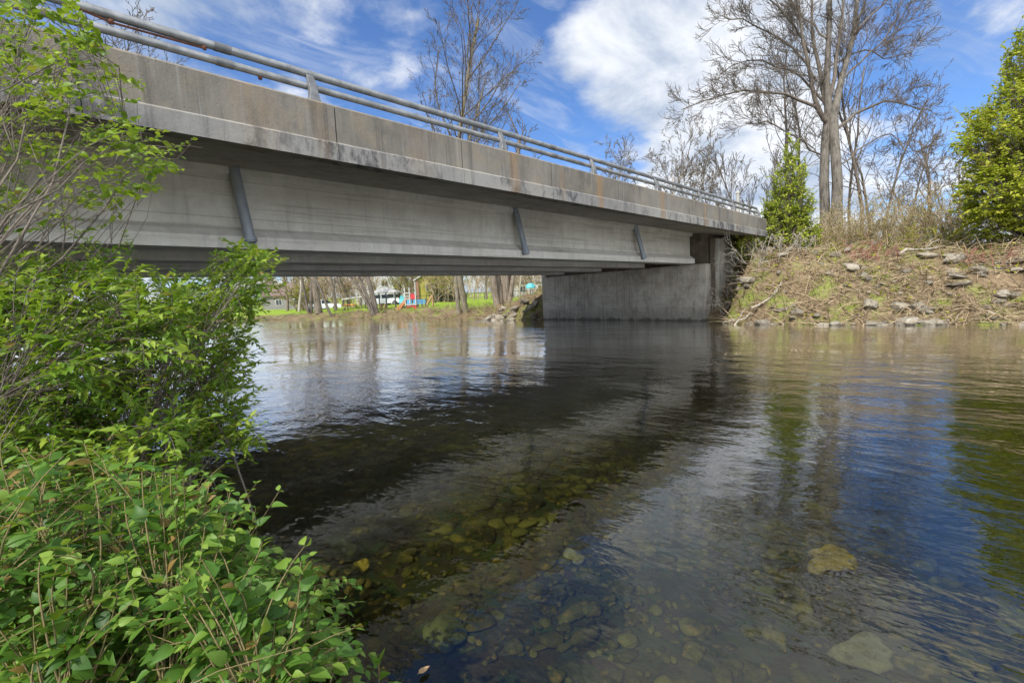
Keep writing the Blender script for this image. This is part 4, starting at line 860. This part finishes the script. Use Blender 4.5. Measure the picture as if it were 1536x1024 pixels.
# cars
def car(px, t, rz, mat, label):
    r = place('car', label, 'car', px, t, rz, group='cars parked beyond the lawn')
    body = [(-2.1, .35), (2.1, .35), (2.15, .7), (2.0, .88), (1.0, .98), (-1.95, 1.0), (-2.15, .8)]
    lpart('body', mat, r, lambda a: a.prism([(p[0], p[1]) for p in body], -.85, .85, 'y'), bevel=.06)
    cab = [(-1.75, 1.0), (1.0, 1.0), (.35, 1.48), (-1.3, 1.5)]
    lpart('cabin_glass', M['glass'], r, lambda a: a.prism(cab, -.74, .74, 'y'), bevel=.04)
    lpart('roof', mat, r, lambda a: (a.prism([(-1.32, 1.5), (.36, 1.48), (.3, 1.54), (-1.2, 1.56)], -.72, .72, 'y'), a.prism([(-.4, 1.0), (-.3, 1.0), (-.3, 1.5), (-.4, 1.5)], -.76, .76, 'y')))
    for sx in (-1.3, 1.35):
        for sy in (-.8, .8):
            w = lpart('wheel', M['tyre'], r, lambda a: a.tube([(sx, sy - .1, .33), (sx, sy + .1, .33)], .33, 18)); lpart('rim', M['galv'], w, lambda a: a.tube([(sx, sy - .115, .33), (sx, sy + .115, .33)], .19, 12))
    for sx, m, nm in ((2.06, M['white'], 'headlight'), (-2.1, M['red'], 'tail_light')):
        for sy in (-.6, .6): lpart(nm, m, r, lambda a: a.box(sx - .06, sx + .08, sy - .16, sy + .16, .68, .82))
    return r
car(577, 62, .2, M['carwhite'], 'white car parked behind the picnic pavilion'); car(590, 66, .9, M['carwhite'], 'white car partly behind the pavilion corner post'); car(487, 64, .3, M['carwhite'], 'white car glimpsed behind the thick grey trunk')
# wooden climber, fence
r = place('climbing_ramp', 'brown wooden climbing ramp right of the blue playground panels', 'climbing ramp', 645, 47)
lpart('ramp', M['wood'], r, lambda a: a.prism([(-.5, 0), (-.3, 0), (.35, 1.1), (.2, 1.15)], -.3, .3, 'y')); lpart('leg', M['wood'], r, lambda a: (a.box(.25, .35, -.3, -.2, 0, 1.1), a.box(.25, .35, .2, .3, 0, 1.1)))
r = place('wire_fence', 'low dark fence at the back of the far lawn', 'fence', 720, 58)
for i in range(16): lpart('post', M['darkmetal'], r, lambda a: a.box(-9 + i * 1.2 - .04, -9 + i * 1.2 + .04, -.04, .04, 0, 1.1))
lpart('fence_rail', M['darkmetal'], r, lambda a: (a.box(-9, 9, -.02, .02, 1.02, 1.08), a.box(-9, 9, -.02, .02, .5, .54)))
# white post beyond the railing
r = place('utility_post', 'white post standing beyond the railing before the fan shaped trees', 'post', 1107, 34, z=3.6)
lpart('shaft', M['white'], r, lambda a: a.tube([(0, 0, 0), (0, 0, 2.2), (0, 0, 4.35)], [.17, .16, .12], 10), True); lpart('cap', M['white'], r, lambda a: a.tube([(0, 0, 4.35), (0, 0, 4.42), (0, 0, 4.55)], [.15, .14, .03], 10))
# cable
p0 = at_depth(1322, 268, 34); p1 = at_depth(1700, 140, 26); a = Acc(); uu = np.linspace(0, 1, 16)
a.tube([p0 * (1 - u) + p1 * u - np.array([0, 0, 4 * u * (1 - u) * 1.0]) for u in uu], .012, 5); tag(a.build('utility_cable', M['darkmetal']), 'thin dark cable sagging between the bare trees and the leafy green tree', 'cable')

# hedges and thickets of the background
def thicket(name, label, px0, px1, t, h, n, leafm, twm, seed, cat, tdep=4, lsz=(.12, .28), kind=None, dens=1.0, base=0):
    rg = np.random.default_rng(seed); a = Acc(); lf = Acc(); P = []
    c = px2((px0 + px1) / 2, t); root = thing(name, (c[0], c[1], gz(*c)), label, cat); 
    for i in range(n):
        px = rg.uniform(px0, px1); x, y = px2(px, t + rg.uniform(0, tdep)); z = gz(x, y); H = h * rg.uniform(.6, 1.1)
        d = norm(np.array([rg.normal() * .2, rg.normal() * .2, 1])); 
        grow(a, np.array([x, y, z]), d, H, .05, 2, rg, dict(lv=3, wob=.4, trop=.1, taper=.4, rmin=.018, nc=(7, 5, 3), start=(.1, .2, .2), ang=(.3, .9), len=(.35, .6)))
    for L in a.tubes.values():
        for (pp, rr, tt) in L: P.append(pp[1:])
    a.build('stem', twm, root)
    if leafm is not None:
        P = np.concatenate(P); P = P[rg.random(len(P)) < dens]; m = len(P); add_leaves(lf, P + rg.normal(size=(m, 3)) * .1, rg.normal(size=(m, 3)), rg.normal(size=(m, 3)) + [0, 0, .6], rg.uniform(*lsz, m), rg.random(m), 'small'); lf.build('foliage', leafm, root, smooth=True)
    if kind: root['kind'] = kind
    return root
thicket('bare_thicket', 'brown bare thicket behind the awning under the bridge', 478, 560, 72, 5.5, 70, M['litter'], M['twig_tan'], 301, 'thicket', 6, (.15, .3), dens=.35)
thicket('green_thicket', 'yellow green bushes left of the grey trunk upstream', 442, 470, 62, 4.2, 26, M['leaf_yellow'], M['twig'], 302, 'bushes', 4, dens=.8)
thicket('green_thicket', 'yellow green bush between white house and playground', 592, 625, 72, 6, 30, M['leaf_yellow'], M['twig'], 303, 'bushes', 5, dens=.7)
thicket('green_thicket', 'olive thicket right of the yellow house', 649, 700, 58, 5, 44, M['leaf_yellow'], M['twig_tan'], 304, 'bushes', 6, dens=.55)
thicket('bare_thicket', 'tan thicket beyond the trunks left of the abutment', 705, 825, 76, 6.5, 80, M['litter'], M['twig_tan'], 305, 'thicket', 8, (.15, .3), dens=.4)
thicket('hedge', 'dark clipped hedge line at the back of the lawn', 650, 700, 60, 1.3, 50, M['leaf_ivy'], M['twig'], 306, 'hedge', 1.5, (.1, .2))
thicket('bare_thicket', 'grey thicket behind the shed at the left end', 395, 478, 84, 6.5, 60, M['litter'], M['twig'], 307, 'thicket', 8, (.15, .3), dens=.3)
# distant woods
rg = np.random.default_rng(77); a = Acc()
for i in range(170):
    px = rg.uniform(330, 1700); t_ = rg.uniform(105, 170)
    if 820 < px: t_ = rg.uniform(75, 120)
    x, y = px2(px, t_); H = rg.uniform(6, 10) * (t_ / 110) * (1.0 if px < 820 else .75)
    grow(a, np.array([x, y, gz(x, y)]), norm(np.array([rg.normal() * .08, rg.normal() * .08, 1])), H, .2, 3, rg, dict(lv=4, wob=.3, trop=.2, taper=.3, rmin=.045, nc=(11, 5, 4), start=(.15, .2, .2), ang=(.35, .8), len=(.3, .5)))
tag(a.build('distant_woods', M['bark_pale']), 'far bare brown woodland along the horizon', 'woods', kind='stuff')

# floating leaves
for (px, py, s, m, lab) in [(521, 709, .07, 'rock_bed_pale', 'pale leaf floating on dark water beside the bush tips'), (626, 1016, .06, 'wood', 'orange leaf lying in the shallows at the bottom edge')]:
    p = at_z(px, py, .004); a = Acc(); v, f = TEMPL['broad'][2]; a.add(v * s * np.array([1, 1, .2]) + p + [0, 0, .015], f); tag(a.build('fallen_leaf', M[m], smooth=True), lab, 'leaf')

# ------------------------------------------------------------------ sky and light
SUN_EL, SUN_AZ = math.radians(50), None
sd = norm(np.array([-.62, -.13, 0.0])); S = np.array([sd[0] * math.cos(SUN_EL), sd[1] * math.cos(SUN_EL), math.sin(SUN_EL)])
L = bpy.data.lights.new('sun', 'SUN'); L.energy = 3.5; L.angle = math.radians(.5); L.color = (1, .95, .87)
so = bpy.data.objects.new('sun', L); COL.objects.link(so); so.rotation_euler = Vector([-c for c in S]).to_track_quat('-Z', 'Y').to_euler(); so.location = (0, 0, 60)
W = bpy.data.worlds.new('World'); scene.world = W; W.use_nodes = True; nt = W.node_tree; nt.nodes.clear()
class WT(NT):
    def __init__(s, tree): s.t = tree
t = WT(nt)
sky = nt.nodes.new('ShaderNodeTexSky'); sky.sky_type = 'NISHITA'; sky.sun_disc = False; sky.sun_elevation = SUN_EL; sky.sun_rotation = math.atan2(S[0], S[1]); sky.air_density = 1.0; sky.dust_density = .4; sky.ozone_density = 2.2; sky.altitude = 200
tc = nt.nodes.new('ShaderNodeTexCoord'); dirv = tc.outputs['Generated']
sp = t.n('ShaderNodeSeparateXYZ', i0=dirv).outputs
zz = t.math('ADD', t.math('MAXIMUM', sp[2], 0.0), .22)
pv = t.n('ShaderNodeCombineXYZ', i0=t.math('DIVIDE', sp[0], zz), i1=t.math('DIVIDE', sp[1], zz), i2=0.0).outputs[0]
mp = t.n('ShaderNodeMapping', Vector=pv); mp.inputs['Location'].default_value = (.35, 1.9, 0); mp.inputs['Scale'].default_value = (1, 1, 1)
n1 = t.noise(mp.outputs[0], 1.15, 9, .58, .35); n2 = t.noise(mp.outputs[0], 4.6, 6, .6, .4)
def lobe(d, c0, c1, amt):
    d = norm(np.array(d, float)); dot = t.n('ShaderNodeVectorMath', _operation='DOT_PRODUCT', i0=t.n('ShaderNodeVectorMath', _operation='NORMALIZE', i0=dirv).outputs[0], i1=tuple(d)).outputs['Value']
    return t.ramp(dot, c0, c1, 0.0, amt)
bias = t.math('ADD', lobe((.86, .33, .34), .80, .985, .13), lobe((.845, .43, .30), .94, .995, .20))
bias = t.math('SUBTRACT', bias, lobe((.945, -.02, .33), .965, .999, .115)); bias = t.math('SUBTRACT', bias, lobe((.975, .06, .20), .984, .999, .085))
bias = t.math('SUBTRACT', bias, lobe((.60, .66, .45), .93, .995, .15)); bias = t.math('SUBTRACT', bias, lobe((.74, .56, .37), .955, .995, .20)); bias = t.math('ADD', bias, lobe((.30, .87, .36), .93, .995, .10))
f = t.math('ADD', t.math('ADD', t.math('MULTIPLY', n1, .8), t.math('MULTIPLY', n2, .2)), bias)
bias2 = t.math('ADD', lobe((-.38, -.80, .42), .0, .7, .5), t.ramp(sp[2], .02, .22, .13, 0.0))  # first lobe: unseen cloud cover added behind the camera for neutral fill light
f = t.math('ADD', f, bias2)
wisp = t.math('MULTIPLY', t.ramp(t.noise(t.n('ShaderNodeMapping', Vector=pv, Scale=(1.0, 2.4, 1), Rotation=(0, 0, .6)).outputs[0], 2.2, 8, .62, .8), .47, .72), .42)
mask = t.math('MAXIMUM', t.ramp(f, .475, .61), wisp)
shade = t.ramp(t.noise(mp.outputs[0], 2.3, 8, .62, .4), .34, .64)
cl = t.mix(shade, (2.15, 2.55, 3.2), (4.5, 4.6, 4.75))
skyc = t.mix(1.0, sky.outputs[0], (.44, .58, .78), 'MULTIPLY')
cl = t.n('ShaderNodeVectorMath', _operation='SCALE', i0=cl, Scale=t.math('ADD', 1.0, lobe((-.40, -.89, .16), .45, .97, 2.4))).outputs[0]  # brightens the unseen cloud behind the camera, added to light girder and fascia
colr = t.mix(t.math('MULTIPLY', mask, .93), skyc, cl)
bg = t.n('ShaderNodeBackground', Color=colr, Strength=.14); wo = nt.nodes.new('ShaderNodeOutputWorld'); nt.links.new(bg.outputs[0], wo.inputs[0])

# ------------------------------------------------------------------ camera
cd = bpy.data.cameras.new('camera'); cam = bpy.data.objects.new('camera', cd); COL.objects.link(cam); scene.camera = cam
cd.sensor_fit = 'HORIZONTAL'; cd.sensor_width = 36; cd.lens = FPX / 1536 * 36; cd.clip_start = .05; cd.clip_end = 5000
m = Matrix(((R_[0], U_[0], -F_[0], CAM[0]), (R_[1], U_[1], -F_[1], CAM[1]), (R_[2], U_[2], -F_[2], CAM[2]), (0, 0, 0, 1))); cam.matrix_world = m
vs = scene.view_settings; vs.view_transform = 'Standard'; vs.look = 'None'; vs.exposure = 0.74; vs.gamma = 1.0; vs.use_curve_mapping = False
scene.cycles.max_bounces = 8; scene.cycles.diffuse_bounces = 3; scene.cycles.glossy_bounces = 3; scene.cycles.transparent_max_bounces = 12; scene.cycles.caustics_reflective = True; scene.cycles.blur_glossy = 1.0; scene.cycles.sample_clamp_indirect = 6
scene.cycles.use_denoising = True
